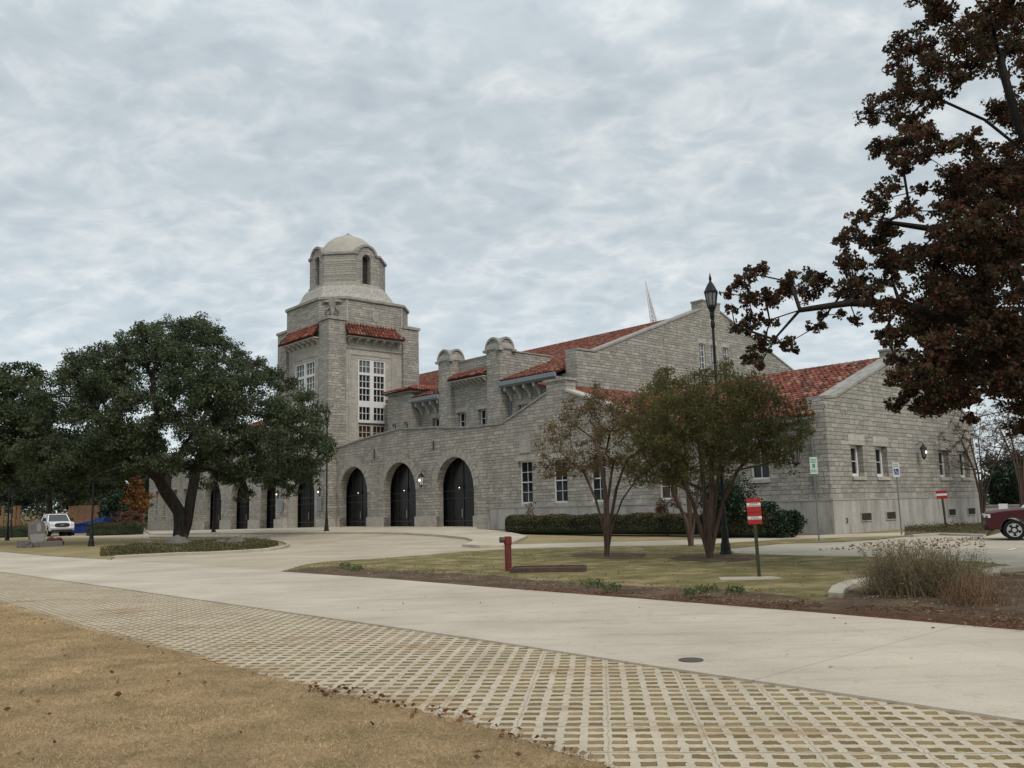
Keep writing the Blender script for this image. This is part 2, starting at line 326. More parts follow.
plain('cast_iron', (.07, .055, .045), .7, .4, .3, 12, bump=.004, bscale=60); plain('timber_post', (.17, .10, .055), .85, .2, .25, 3)
def lampglow():
    nb = NB('lamp_glow', .5, .2); nb.col((.8, .75, .65)); nb.b.inputs['Emission Color'].default_value = (1, .93, .8, 1); nb.b.inputs['Emission Strength'].default_value = 2.2; reg('lamp_glow', nb)
lampglow()
plain('lamp_glass', (.22, .225, .22), .35, .5, .15, 8)
plain('dark_glass', (.12, .12, .12), .3, .5, .1, 8)
plain('frosted', (.52, .54, .55), .4, .4, .08, 8)

# ------------------------------------------------------------------ mesh helpers
def tag(o, label=None, cat=None, group=None, kind=None):
    if label: o['label'] = label
    if cat: o['category'] = cat
    if group: o['group'] = group
    if kind: o['kind'] = kind
    return o
def empty(name, p, rz=0, label=None, cat=None, group=None):
    o = bpy.data.objects.new(name, None); S.collection.objects.link(o); o.location = tuple(p); o.rotation_euler = (0, 0, rz); o.empty_display_size = .3
    return tag(o, label, cat, group)
def copy_tree(o, parent=None):
    c = o.copy(); S.collection.objects.link(c)
    if parent: c.parent = parent
    for ch in list(o.children): copy_tree(ch, c)
    return c
class MB:
    def __init__(s): s.v = []; s.f = []; s.m = []; s.mi = 0
    def add(s, v, f):
        n = len(s.v); s.v.extend([tuple(map(float, p)) for p in v]); s.f.extend([tuple(i+n for i in q) for q in f]); s.m.extend([s.mi]*len(f)); return s
    def box(s, x0, x1, y0, y1, z0, z1):
        v = [(x, y, z) for z in (z0, z1) for y in (y0, y1) for x in (x0, x1)]
        return s.add(v, [(0, 2, 3, 1), (4, 5, 7, 6), (0, 1, 5, 4), (2, 6, 7, 3), (0, 4, 6, 2), (1, 3, 7, 5)])
    def tube(s, pts, rad, n=8, caps=True):
        pts = [np.array(p, float) for p in pts]; k = len(pts)
        if isinstance(rad, (int, float)): rad = [rad]*k
        V = []; ref = np.array([.31, .17, .93])
        for i in range(k):
            t = pts[min(i+1, k-1)]-pts[max(i-1, 0)]; L = np.linalg.norm(t); t = t/L if L > 1e-9 else np.array([0, 0, 1.])
            rr = ref if abs(t.dot(ref)) < .95 else np.array([1., 0, 0])
            a = np.cross(t, rr); a /= np.linalg.norm(a); b = np.cross(t, a)
            for j in range(n):
                th = 2*math.pi*j/n; V.append(pts[i]+rad[i]*(a*math.cos(th)+b*math.sin(th)))
        Fc = [(i*n+j, i*n+(j+1) % n, (i+1)*n+(j+1) % n, (i+1)*n+j) for i in range(k-1) for j in range(n)]
        if caps: Fc += [tuple(range(n-1, -1, -1)), tuple((k-1)*n+j for j in range(n))]
        return s.add(V, Fc)
    def lathe(s, prof, c=(0, 0, 0), n=16, phase=0.):
        V = [(c[0]+r*math.cos(2*math.pi*j/n+phase), c[1]+r*math.sin(2*math.pi*j/n+phase), c[2]+z) for r, z in prof for j in range(n)]; k = len(prof)
        Fc = [(i*n+j, i*n+(j+1) % n, (i+1)*n+(j+1) % n, (i+1)*n+j) for i in range(k-1) for j in range(n)] + [tuple(range(n-1, -1, -1)), tuple((k-1)*n+j for j in range(n))]
        return s.add(V, Fc)
    def prism(s, plane, pts, c0, c1):
        """2D outline extruded along an axis: plane 'a' -> pts are (b,z), extruded a=c0..c1; 'b' -> (a,z); 'z' -> (a,b)"""
        f = {'a': lambda p, c: (c, p[0], p[1]), 'b': lambda p, c: (p[0], c, p[1]), 'z': lambda p, c: (p[0], p[1], c)}[plane]
        n = len(pts); V = [f(p, c0) for p in pts]+[f(p, c1) for p in pts]
        tri = tessellate_polygon([[Vector((p[0], p[1], 0)) for p in pts]])
        return s.add(V, [tuple(t) for t in tri]+[tuple(i+n for i in t[::-1]) for t in tri]+[(i, (i+1) % n, n+(i+1) % n, n+i) for i in range(n)])
    def wall(s, plane, outline, holes, c0, c1):
        f = {'a': lambda p, c: (c, p[0], p[1]), 'b': lambda p, c: (p[0], c, p[1])}[plane]
        loops = [outline]+holes; flat = [p for l in loops for p in l]; n = len(flat)
        tri = tessellate_polygon([[Vector((p[0], p[1], 0)) for p in l] for l in loops])
        V = [f(p, c0) for p in flat]+[f(p, c1) for p in flat]
        Fc = [tuple(t) for t in tri]+[tuple(i+n for i in t[::-1]) for t in tri]; k = 0
        for l in loops:
            m = len(l); Fc += [(k+i, k+(i+1) % m, n+k+(i+1) % m, n+k+i) for i in range(m)]; k += m
        return s.add(V, Fc)
    def build(s, name, mats, parent=None, smooth=False, bevel=0):
        me = bpy.data.meshes.new(name); me.from_pydata(s.v, [], s.f)
        for m in ([mats] if isinstance(mats, str) else mats): me.materials.append(MATS[m])
        if len(me.materials) > 1: me.polygons.foreach_set('material_index', s.m)
        bm = bmesh.new(); bm.from_mesh(me); bmesh.ops.recalc_face_normals(bm, faces=bm.faces); bm.to_mesh(me); bm.free()
        if smooth: me.shade_smooth()
        o = bpy.data.objects.new(name, me); S.collection.objects.link(o)
        if parent: o.parent = parent
        if bevel:
            md = o.modifiers.new('bevel', 'BEVEL'); md.width = bevel; md.segments = 2; md.limit_method = 'ANGLE'; md.angle_limit = .6
        return o
def fast_mesh(name, V, nper, mat, parent=None, faces_per=None):
    """V: (N, nper, 3) one island per row; faces_per: index tuples inside one island"""
    N = len(V); V = np.ascontiguousarray(V.reshape(-1, 3), dtype=np.float32)
    me = bpy.data.meshes.new(name); fp = faces_per or [tuple(range(nper))]; k = len(fp); base = np.arange(N)[:, None]*nper
    loops = np.concatenate([base+np.array(f)[None, :] for f in fp], 1).reshape(-1)
    lens = np.tile(np.array([len(f) for f in fp]), N); starts = np.concatenate([[0], np.cumsum(lens)[:-1]])
    me.vertices.add(len(V)); me.vertices.foreach_set('co', V.ravel()); me.loops.add(len(loops)); me.loops.foreach_set('vertex_index', loops.astype(np.int32))
    me.polygons.add(len(lens)); me.polygons.foreach_set('loop_start', starts.astype(np.int32)); me.polygons.foreach_set('loop_total', lens.astype(np.int32))
    me.update(calc_edges=True); me.validate(); me.materials.append(MATS[mat])
    o = bpy.data.objects.new(name, me); S.collection.objects.link(o)
    if parent: o.parent = parent
    return o
def leaves(name, P, size, mat, parent=None, origin=(0, 0, 0), aspect=.55, flat=0.):
    """P (N,3) leaf centres; a folded lobed leaf at each"""
    N = len(P); d = RNG.normal(size=(N, 3)); d[:, 2] *= (1-flat); d /= np.linalg.norm(d, axis=1)[:, None]
    q = RNG.normal(size=(N, 3)); q[:, 2] *= (1-flat); sgn = np.cross(d, q); sgn /= np.linalg.norm(sgn, axis=1)[:, None]; nrm = np.cross(d, sgn)
    s_ = size*RNG.uniform(.6, 1.35, N)[:, None]; w = s_*aspect
    c = P-np.array(origin)
    A = c-d*s_*.5; B = c+sgn*w*.5+nrm*s_*.12; T = c+d*s_*.5; D = c-sgn*w*.5+nrm*s_*.12
    return fast_mesh(name, np.stack([A, B, T, D], 1), 4, mat, parent, [(0, 1, 2), (0, 2, 3)])
def blades(name, P, h, w, mat, lean=.5):
    N = len(P); th = RNG.uniform(0, 2*math.pi, N); a = np.stack([np.cos(th), np.sin(th), np.zeros(N)], 1); hh = h*RNG.uniform(.5, 1.4, N)[:, None]
    l = RNG.normal(size=(N, 3))*lean; l[:, 2] = 0
    tip = P+np.array([0, 0, 1.])*hh+l*hh
    return fast_mesh(name, np.stack([P-a*w/2, P+a*w/2, tip], 1), 3, mat)

# ------------------------------------------------------------------ ground
def ground_poly(name, px, off, mat, kind='structure', skirt=0.):
    P = [G(*p) if len(p) == 2 else np.array(p) for p in px]
    bm = bmesh.new(); vs = [bm.verts.new((p[0], p[1], 0)) for p in P]
    for t in tessellate_polygon([[Vector((p[0], p[1], 0)) for p in P]]):
        try: bm.faces.new([vs[i] for i in t])
        except ValueError: pass
    for b, _ in GB[1:-1]:
        c = loc(0, b); g = bm.verts[:]+bm.edges[:]+bm.faces[:]
        bmesh.ops.bisect_plane(bm, geom=g, plane_co=Vector(c), plane_no=Vector(U2))
    for a_ in (-14, -12, -10, -8, -6):
        g = bm.verts[:]+bm.edges[:]+bm.faces[:]; bmesh.ops.bisect_plane(bm, geom=g, plane_co=Vector(loc(a_, 0)), plane_no=Vector(U1))
    for v in bm.verts: v.co.z = gz(v.co.x, v.co.y)+off
    bmesh.ops.recalc_face_normals(bm, faces=bm.faces)
    for f in bm.faces:
        if f.normal.z < 0: f.normal_flip()
    if skirt:
        ed = [e for e in bm.edges if e.is_boundary]; r = bmesh.ops.extrude_edge_only(bm, edges=ed)
        for v in [g for g in r['geom'] if isinstance(g, bmesh.types.BMVert)]: v.co.z -= skirt
        bmesh.ops.recalc_face_normals(bm, faces=bm.faces)
    me = bpy.data.meshes.new(name); bm.to_mesh(me); bm.free(); me.materials.append(MATS[mat])
    o = bpy.data.objects.new(name, me); S.collection.objects.link(o); o['kind'] = kind; return o
def jag(pts, amp=.25, step=.5):
    """px outline -> world outline with a wavering edge"""
    P = [G(*p) for p in pts]; Q = []
    for i in range(len(P)):
        a, b = P[i], P[(i+1) % len(P)]; L = np.linalg.norm(b-a); n = max(1, min(60, int(L/step)))
        for k in range(n):
            p = a+(b-a)*k/n; am = min(amp, L*.1) if not (amp > .3 and i > 15) else .06; Q.append(tuple(p+np.array([random.uniform(-am, am), random.uniform(-am, am), 0])))
    return Q

R_FAR = [(-300, 531), (-150, 541), (0, 552.3), (52, 557), (111.6, 560.5), (180, 565), (279, 572.5), (391, 580.4), (502.6, 589.7), (660, 602), (827.5, 615.6), (1024, 633), (1400, 668)]
R_NEAR = [(-300, 532.5), (-150, 551.5), (0, 572.5), (139.5, 592.4), (280, 612.7), (480, 641.5), (660, 669.5), (840, 696.5), (1015, 723), (1400, 782)]
LAWN_E = [(-300, 536), (-150, 566), (0, 605.7), (80, 629), (181, 653.5), (244, 671), (300, 685), (343, 697), (400, 708), (465.5, 723.3), (500, 733), (540, 747.4), (595.4, 764), (650, 782), (760, 830), (900, 900)]
g0 = MB(); g0.add([(-700, -60, -.42), (900, -60, -.42), (900, 1500, -.42), (-700, 1500, -.42)], [(0, 1, 2, 3)]); tag(g0.build('ground', 'field'), kind='structure')
ground_poly('near_ground', [tuple(loc(-90, -70)), tuple(loc(90, -70)), tuple(loc(90, 170)), tuple(loc(-90, 170))], -.012, 'field')
ground_poly('front_lawn', [q for i in range(len(LAWN_E)-1) for q in [tuple(G(*LAWN_E[i])+(G(*LAWN_E[i+1])-G(*LAWN_E[i]))*k/14+np.array([random.uniform(-.03, .03), random.uniform(-.03, .03), 0])) for k in range(14)]]+[(900, 1500), (-600, 1500), (-600, 560)], .012, 'dry_lawn')
PVD = None
# direction and pitch of the paver cells, read off the rows in the picture
_pa, _pb = G(599, 660), G(599, 760)
PDIR = math.atan2(_pa[1]-_pb[1], _pa[0]-_pb[0])
paver_mat(-(PDIR-math.pi/2), .166, .166, .103, .088)
ground_poly('turf_pavers', R_NEAR+LAWN_E[::-1], .008, 'turf_paver')
ground_poly('road', R_FAR+R_NEAR[::-1], .030, 'road_concrete', skirt=.05)
L_UP = [(280, 572.3), (306, 565), (331, 561.5), (380, 559), (426, 555.4), (465, 551.7), (504, 549.8)]
ground_poly('plaza', [(112, 560.7), (112, 558), (174, 555.5), (244, 552.8), (280, 549.5), (288, 546.3), (282, 543), (262, 540.5), (215, 538.5), (150, 538.3), (60, 537.3), (-200, 532.8), (-200, 529.5), (60, 533.2), (143, 531),
    (240, 526), (330, 524), (475, 525), (477, 531), (505, 534), (527, 538), (513, 545), (504, 549.8)]+L_UP[::-1][1:]+[(180, 565.2)], .012, 'drive_concrete')
WALK = [(150, 535.2), (250, 534.6), (367, 533.9), (404, 534.8), (441, 537.2), (465, 539.8), (473.5, 542.5), (470, 545.3), (462, 547.4), (480, 548.6), (503, 548.4), (513, 544.8), (527, 538), (505, 533.5), (477, 530.5), (475, 525), (330, 523), (240, 525), (143, 530)]
ground_poly('pavement', WALK, .13, 'walk_concrete', skirt=.14)
ground_poly('left_lawn', jag([(-300, 530.2), (0, 552), (52, 556.8), (111, 560.2), (112, 558.2), (174, 555.2), (244, 552.5), (280, 549.2), (288, 546.3), (282, 543), (262, 540.7), (215, 538.7), (150, 538.5), (60, 537.5), (-200, 533)], .05), .03, 'tan_lawn')
RL = L_UP+[(513, 549.4), (600, 547.2), (686, 546.2), (729, 549.6), (735, 553.6), (784, 555.7), (877, 557.6), (976, 562.2), (1010, 566), (990, 572.5), (1024, 574), (1400, 590), (1400, 672), (1024, 636.5), (827.5, 619), (660, 605), (502.6, 592), (391, 582.5), (281, 574.4)]
ground_poly('right_lawn', jag(RL, .03), .022, 'green_lawn')
ground_poly('hedge_lawn', [(514, 545.2), (528, 538), (506, 533), (600, 530), (800, 528), (905, 527), (905, 533.2), (784, 537), (666, 541.7), (600, 543.3)], .024, 'tan_lawn')
ground_poly('path', [(505, 549.6), (513, 545.3), (600, 543.3), (666, 541.7), (784, 537), (901, 533.5), (925, 532.5), (925, 536), (901, 536.5), (784, 540), (729, 543.6), (686, 546.2), (600, 547.3), (513, 549.6)], .045, 'walk_concrete', skirt=.04)
ground_poly('verge', jag([(686, 546.4), (729, 543.7), (784, 540.1), (901, 536.6), (910, 537.2), (854, 541.7), (779, 544.6), (729, 549.5)], .03), .028, 'green_lawn')
ground_poly('parking_lot', [(729, 549.5), (779, 544.5), (840, 542.7), (880, 540), (910, 537), (925, 535.4), (985, 537.3), (996, 534.5), (1010, 530), (1100, 526), (1500, 512), (1500, 558), (1024, 569), (1012, 566.5), (976, 562.2), (877, 557.6), (784, 555.6), (735, 553.6)], .02, 'lot_concrete')
# mulch strip and beds beside the road
MU = [(282, 572.5), (305, 566.5), (331, 564), (380, 568), (440, 571.5), (500, 574), (540, 579), (600, 584), (660, 586.5), (720, 588.5), (780, 593), (820, 599), (850, 592), (885, 583), (940, 579), (985, 575), (1024, 576), (1300, 588), (1300, 660), (1024, 637), (827.5, 619.5), (660, 605.5), (502.6, 592.4), (391, 582.6)]
ground_poly('mulch_strip', jag([(x, y+(2.5 if i < 17 and 300 < x < 900 else 0)) for i, (x, y) in enumerate(MU)], .4, .45), .026, 'mulch')
ground_poly('pine_straw_strip', jag([(470, 586.8), (540, 591.3), (620, 597.8), (700, 603), (800, 610.5), (870, 614), (940, 619), (1024, 623), (1300, 636), (1300, 660), (1024, 637), (827.5, 619.5), (660, 605.5), (502.6, 592.4)], .26, .3), .028, 'pine_straw')
def ring_bed(cx, cy, rx, ry, n=26): return [(cx+rx*math.cos(2*math.pi*k/n)*random.uniform(.85, 1.15), cy+ry*math.sin(2*math.pi*k/n)*random.uniform(.85, 1.15)) for k in range(n)]
ground_poly('mulch_ring', jag(ring_bed(612, 556.5, 38, 3.2), .3, .3), .030, 'mulch')
ground_poly('mulch_ring', jag(ring_bed(716, 559, 44, 3.8), .3, .3), .030, 'mulch')
ground_poly('hedge_bed', [(478, 531), (500, 533.2), (690, 537.5), (800, 537.2), (830, 534.5), (830, 525), (478, 523)], .035, 'mulch')
ground_poly('wall_bed', [(905, 536.5), (925, 535.2), (985, 536.8), (995, 530), (1010, 520), (905, 520)], .06, 'mulch')
# kerbs
def kerb(pts, w=.15, h=.13):
    P = [G(*p) for p in pts]; m = MB(); n = len(P); V = []
    for i in range(n):
        t = P[min(i+1, n-1)]-P[max(i-1, 0)]; t[2] = 0; t /= np.linalg.norm(t); s = np.array([-t[1], t[0], 0])
        for k, (q, z) in enumerate(((-w/2, -.05), (-w/2, h-.02), (-w/2+.03, h), (w/2-.03, h), (w/2, h-.02), (w/2, -.05))): V.append(P[i]+s*q+np.array([0, 0, z]))
    m.add(V, [(i*6+j, i*6+j+1, (i+1)*6+j+1, (i+1)*6+j) for i in range(n-1) for j in range(5)]+[(0, 1, 2, 3, 4, 5), tuple((n-1)*6+j for j in range(6))])
    return tag(m.build('kerb', 'kerb_concrete'), kind='structure')
kerb([(114, 559), (140, 557.5), (174, 555.8), (210, 554.8), (244, 553.0), (268, 551.2), (280, 549.5), (287, 547.6), (288.5, 545.8), (285, 544), (276, 542.3), (262, 540.8), (240, 539.4), (215, 538.6), (150, 538.3)])
kerb([(1060, 567.5), (1024, 570), (1000, 571.6), (990, 574), (992, 577)], .3, .1)
kerb([(985, 537.3), (940, 535.7), (912, 537.5)], .15, .12)
m = MB()
P0 = [G(*p) for p in ((828, 598.5), (833, 591), (845, 586), (862, 583), (876, 581.5), (880, 583.5), (866, 586.5), (853, 590), (845, 595), (843, 599.5))]
m.prism('z', [(p[0], p[1]) for p in P0], .02, .10); tag(m.build('kerb', 'kerb_concrete'), kind='structure')
# lot line
m = MB(); A, B_, C_ = G(1008, 551), G(1016, 549.3), G(1100, 548.5)
for a, b in ((A, B_), (B_, C_)):
    d = (b-a)/np.linalg.norm(b-a); s = np.array([-d[1], d[0], 0])*.06; z = np.array([0, 0, .03]); m.add([a-s+z, b-s+z, b+s+z, a+s+z], [(0, 1, 2, 3)])
tag(m.build('lane_marking', 'line_paint'), kind='structure')
p = G(691, 660.3, .03); m = MB(); m.lathe([(.125, -.02), (.125, .008), (.105, .008), (.10, .004), (.0, .004)], (0, 0, 0), 24)
o = m.build('utility_cover', 'cast_iron'); o.location = tuple(p); tag(o, 'small round dark iron cover set in the pale concrete road', 'utility cover')
p = G(742, 580); m = MB(); m.prism('z', [(-.5, -.25), (.3, -.32), (.8, -.1), (.7, .3), (-.4, .35)], 0, .02)
o = m.build('utility_slab', 'lot_concrete'); o.location = tuple(p+np.array([0, 0, .02])); tag(o, 'flat grey concrete slab in the grass below the red striped sign', 'slab')

# ------------------------------------------------------------------ depot building
BL = empty('depot_building', C0, AZ, 'long grey limestone depot with red tile roofs, arcades and a domed corner tower', 'building')
def arch(b0, b1, z0, ztop, n=14):
    r = (b1-b0)/2; c = (b0+b1)/2; zs = ztop-r
    return [(b0, z0), (b1, z0)]+[(c+r*math.cos(math.pi*k/n), zs+r*math.sin(math.pi*k/n)) for k in range(n+1)]
def rect(x0, x1, z0, z1): return [(x0, z0), (x1, z0), (x1, z1), (x0, z1)]
ARC = [28.65, 35.6, 42.35]; ARCL = [57.3, 64.2, 71.0]
W1W = [(20.45, 21.75), (17.3, 18.6), (14.1, 15.4), (8.9, 10.2)]
# front wall, right of the tower
top = [(.5, 5.75), (9.2, 5.75), (13.5, 7.35), (17.2, 8.7), (17.2, 9.42), (18.9, 9.42), (18.9, 8.72), (23.3, 7.15), (27, 7.2), (31, 7.55), (35.6, 7.8), (40, 7.5), (45.1, 6.95)]
holes = [arch(c-2.2, c+2.2, -.55, 5.28) for c in ARC]+[rect(b0, b1, 1.82, 4.58) for b0, b1 in W1W]+[rect(3.2, 4.3, 2.68, 4.23)]
m = MB(); m.wall('a', [(.5, -.6)]+[(45.1, -.6)]+top[::-1], holes, 0, .65); m.build('arcade_wall', 'rock_stone', BL)
topL = [(54.7, 6.95), (59.8, 7.5), (64.2, 7.8), (69, 7.55), (73, 7.2), (76.5, 7.15), (80.9, 8.7), (90.6, 8.7)]
LW = [(78.3, 79.3), (81.3, 82.3), (84.6, 85.6), (87.2, 88.2)]
m = MB(); m.wall('a', [(54.7, -.9), (90.6, -.9)]+topL[::-1], [arch(c-2.2, c+2.2, -.8, 5.28) for c in ARCL]+[rect(b0, b1, 1.6, 4.6) for b0, b1 in LW], 0, .65); m.build('arcade_wall', 'rock_stone', BL)
m = MB(); m.box(1.0, 12, 90.1, 90.6, -.9, 8.7); m.build('end_wall', 'rock_stone', BL)
# copings follow the top of the wall
def coping(pts, a0, a1, th=.16, name='coping', mat='coping', plane='a'):
    mm = MB()
    for i in range(len(pts)-1):
        p, q = pts[i], pts[i+1]
        mm.prism(plane, [p, q, (q[0], q[1]+th), (p[0], p[1]+th)], a0, a1)
    return mm.build(name, mat, BL)
coping(top[2:4], -.1, .95, .14, mat='cream_trim'); coping([(17.1, 9.42), (19.0, 9.42)], -.1, .95); coping(top[6:], -.08, .62, .12); coping(topL, -.08, .62, .12)
m = MB(); m.box(.66, .9, 17.2, 18.9, 7, 9.41); m.build('parapet_block', 'rock_stone', BL)
# plinths
m = MB()
edges = [24.7]+[x for c in ARC for x in (c-2.2, c+2.2)]+[45.1]
for i in range(0, len(edges), 2): m = MB(); m.box(-.14, .62, edges[i], edges[i+1], -.55, 1.1); m.build('plinth', 'cut_stone', BL)
m = MB(); edges = [54.7]+[x for c in ARCL for x in (c-2.2, c+2.2)]+[75.5]
for i in range(0, len(edges), 2): m = MB(); m.box(-.14, .62, edges[i], edges[i+1], -.85, 1.0); m.build('plinth', 'cut_stone', BL)
m = MB(); m.box(-.12, .02, .0, 24.6, -.5, 1.57); m.box(-.12, 17.2, -.12, .02, -.5, 1.57); m.box(17.08, 17.22, .02, 20, -.5, 1.57)
m.build('foundation', 'foundation_concrete', BL)
m = MB(); m.box(-.15, .02, 0, 24.65, 1.572, 1.66); m.box(-.15, 17.23, -.15, .02, 1.572, 1.66); m.build('water_table', 'cut_stone', BL)
# gable end of the right wing
GW = [(2.15, 3.35), (4.66, 5.9), (12.05, 13.35), (14.85, 16.15)]; VN = [(2.4, 3.4), (4.98, 5.95), (12.33, 13.25), (14.95, 15.95)]
gtop = [(0, 6.36), (1.0, 6.46), (7.85, 9.0), (7.85, 9.5), (9.25, 9.5), (9.25, 9.0), (16.1, 6.46), (17.1, 6.36)]
m = MB(); m.wall('b', [(0, -.5), (17.1, -.5)]+gtop[::-1], [rect(*w, 2.68, 4.23) for w in GW], 0, .5); m.prism('b', [(0, 5.6), (17.1, 5.6)]+gtop[::-1], .503, .9); m.build('gable_wall', 'rock_stone', BL)
coping(gtop[:3], -.07, .95, .13, plane='b'); coping(gtop[5:], -.07, .95, .13, plane='b'); coping([(7.79, 9.5), (9.31, 9.5)], -.05, .94, .1, plane='b')
m = MB(); m.box(16.6, 17.1, .5, 20.98, -.5, 5.8); m.build('side_wall', 'rock_stone', BL)
# windows ----------------------------------------------------------------
def window(plane, x0, x1, z0, z1, face, inward, cols, rows, glassm='window_glass', fw=.09, recess=.25, meet=None, sill=True, lintel=None, name='window', framem='white_trim', mun=.035):
    """face: coordinate of the wall face; inward: +1/-1 direction into the wall"""
    def bx(mm, x0, x1, z0, z1, d0, d1):
        lo, hi = sorted((face+inward*d0, face+inward*d1))
        if plane == 'a': mm.box(lo, hi, x0, x1, z0, z1)
        else: mm.box(x0, x1, lo, hi, z0, z1)
    g = MB(); bx(g, x0+.01, x1-.01, z0+.01, z1-.01, recess+.06, recess+.08); w = g.build(name, glassm, BL)
    f = MB()
    bx(f, x0, x0+fw, z0, z1, recess, recess+.12); bx(f, x1-fw, x1, z0, z1, recess, recess+.12)
    bx(f, x0+fw, x1-fw, z1-fw, z1, recess+.002, recess+.12); bx(f, x0+fw, x1-fw, z0, z0+fw*1.2, recess+.002, recess+.12)
    zs = [z0+fw, z1-fw]
    if meet:
        bx(f, x0+fw, x1-fw, meet-.035, meet+.035, recess+.01, recess+.1)
    X0, X1, Z0, Z1 = x0+fw, x1-fw, z0+fw, z1-fw
    for k in range(1, cols): c = X0+(X1-X0)*k/cols; bx(f, c-mun/2, c+mun/2, Z0, Z1, recess+.03, recess+.075)
    for k in range(1, rows):
        c = Z0+(Z1-Z0)*k/rows; bx(f, X0, X1, c-mun/2, c+mun/2, recess+.032, recess+.073)
    fo = f.build('frame', framem, w)
    if sill: s = MB(); bx(s, x0-.06, x1+.06, z0-.16, z0+.012, -.08, recess+.1); s.build('sill', 'cut_stone', w)
    if lintel: s = MB(); bx(s, x0-.2, x1+.2, z1+.003, z1+lintel, -.015, .1); s.build('lintel', 'cut_stone', w)
    return w
for b0, b1 in W1W: window('a', b0, b1, 1.82, 4.58, 0, 1, 2, 4, meet=3.2, lintel=.3, sill=False, recess=.18, glassm='brown_reflect_glass' if b0 < 10 else 'window_glass')
window('a', 3.2, 4.3, 2.68, 4.23, 0, 1, 2, 2, recess=.18, lintel=.4)
for a0, a1 in GW: window('b', a0, a1, 2.68, 4.23, 0, 1, 1, 2, recess=.3, fw=.14, lintel=.48)
for b0, b1 in LW: window('a', b0, b1, 1.6, 4.6, 0, 1, 2, 4, recess=.3, lintel=.35)
for i, (a0, a1) in enumerate(VN):
    m = MB(); m.box(a0, a1, -.135, -.118, .58, .92); v = m.build('vent', 'dark_interior', BL)
    f = MB()
    for q in ((a0-.05, a0, .53, .97), (a1, a1+.05, .53, .97), (a0, a1, .92, .97), (a0, a1, .53, .58)): f.box(q[0], q[1], -.17, -.12, q[2], q[3])
    f.build('vent_frame', 'foundation_concrete', v)
    if i < 2:
        f = MB()
        for k in range(5): zc = .61+k*.065; f.box(a0, a1, -.15, -.137, zc, zc+.03)
        f.build('louvre', 'rust_plate', v)
m = MB(); m.tube([(.95, -.16, .5), (.95, -.2, .55), (.95, -.2, .72), (.95, -.14, .72)], .03, 6); m.build('hose_tap', 'cast_iron', BL)
# arch surrounds and porch glazing
def surround(c, face, z0, zt, r):
    mm = MB(); n = 13; zs = zt-r
    for k in range(n):
        t0, t1 = math.pi*k/n+.012, math.pi*(k+1)/n-.012; R = r+.5+(.1 if k % 2 else 0)
        mm.prism('a', [(c+r*math.cos(t0), zs+r*math.sin(t0)), (c+R*math.cos(t0), zs+R*math.sin(t0)), (c+R*math.cos(t1), zs+R*math.sin(t1)), (c+r*math.cos(t1), zs+r*math.sin(t1))], face-.03, face+.02)
    return mm.build('arch_ring', 'arch_stone', BL)
def glazing(c, a, zt, r, h0=-.1, door=True):
    g = MB(); g.prism('a', arch(c-r, c+r, h0, zt), a, a+.03); w = g.build('glazed_screen', 'porch_glass', BL)
    f = MB()
    for x in (-r+.03, -r*.52, 0, r*.52, r-.03): 
        zz_ = zt-r+math.sqrt(max(0, r*r-x*x)) if abs(x) < r else zt-r
        f.box(a-.05, a-.002, c+x-.035, c+x+.035, h0, max(zz_-.02, zt-r))
    for z in (2.35, 2.9, .75): f.box(a-.045, a-.004, c-r, c+r, z-.04, z+.04)
    f.build('frame', 'dark_frame', w)
    if door:
        f = MB(); f.box(a-.10, a-.06, c+.1, c+.14, 1.0, 1.6); f.build('handle', 'alloy', w)
def lantern(p, s=1., lit=True, parent=None, name='wall_lamp', dirn=(-1, 0)):
    """bracket lantern; p = centre of the lantern on the wall in building coordinates"""
    e = MB(); x, y, z = p; gm = 'frosted' if lit and s > 1 else 'dark_glass'; e.lathe([(.03*s, -.42*s), (.10*s, -.36*s), (.12*s, -.30*s), (.17*s, .22*s), (.19*s, .24*s)], p, 6); l = e.build(name, gm, parent)
    f = MB(); f.lathe([(.24*s, .24*s), (.22*s, .28*s), (.12*s, .42*s), (.04*s, .5*s), (.03*s, .62*s), (.001, .66*s)], p, 6); f.lathe([(.001, -.52*s), (.05*s, -.44*s), (.12*s, -.37*s), (.125*s, -.33*s)], p, 6)
    for k in range(6):
        t = 2*math.pi*k/6; f.tube([(x+.123*s*math.cos(t), y+.123*s*math.sin(t), z-.33*s), (x+.185*s*math.cos(t), y+.185*s*math.sin(t), z+.25*s)], .014*s, 4)
    f.tube([(x, y, z+.62*s), (x-dirn[0]*.2*s, y-dirn[1]*.2*s, z+.72*s), (x-dirn[0]*.5*s, y-dirn[1]*.5*s, z+.45*s), (x-dirn[0]*.5*s, y-dirn[1]*.5*s, z+.1*s)], .02*s, 5)
    f.build('lamp_cage', 'black_iron', l)
    if lit:
        b = MB(); b.lathe([(.001, -.1*s), (.05*s, -.05*s), (.07*s, 0), (.05*s, .06*s), (.001, .10*s)], (x+dirn[0]*.15*s, y+dirn[1]*.15*s, z), 10); b.build('bulb', 'lamp_glow', l)
    return l
for c in ARC:
    surround(c, 0, 0, 5.28, 2.2); glazing(c, .85, 5.6, 2.6, -.1)
    lantern((.66, c+.2, 3.1), .45, True, BL, 'hanging_lamp')
for c in ARCL: surround(c, 0, 0, 5.28, 2.2); glazing(c, .85, 5.6, 2.6, -.4)
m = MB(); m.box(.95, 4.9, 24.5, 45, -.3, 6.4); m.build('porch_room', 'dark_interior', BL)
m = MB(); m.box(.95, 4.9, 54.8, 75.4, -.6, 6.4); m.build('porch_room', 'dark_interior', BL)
lantern((-.38, 32.15, 3.75), 1.05, True, BL); lantern((9.35, -.36, 4.0), .8, True, BL, dirn=(0, -1))
for b in (53.6, 45.9): lantern((-1.15, b, 3.3), .8, True, BL)
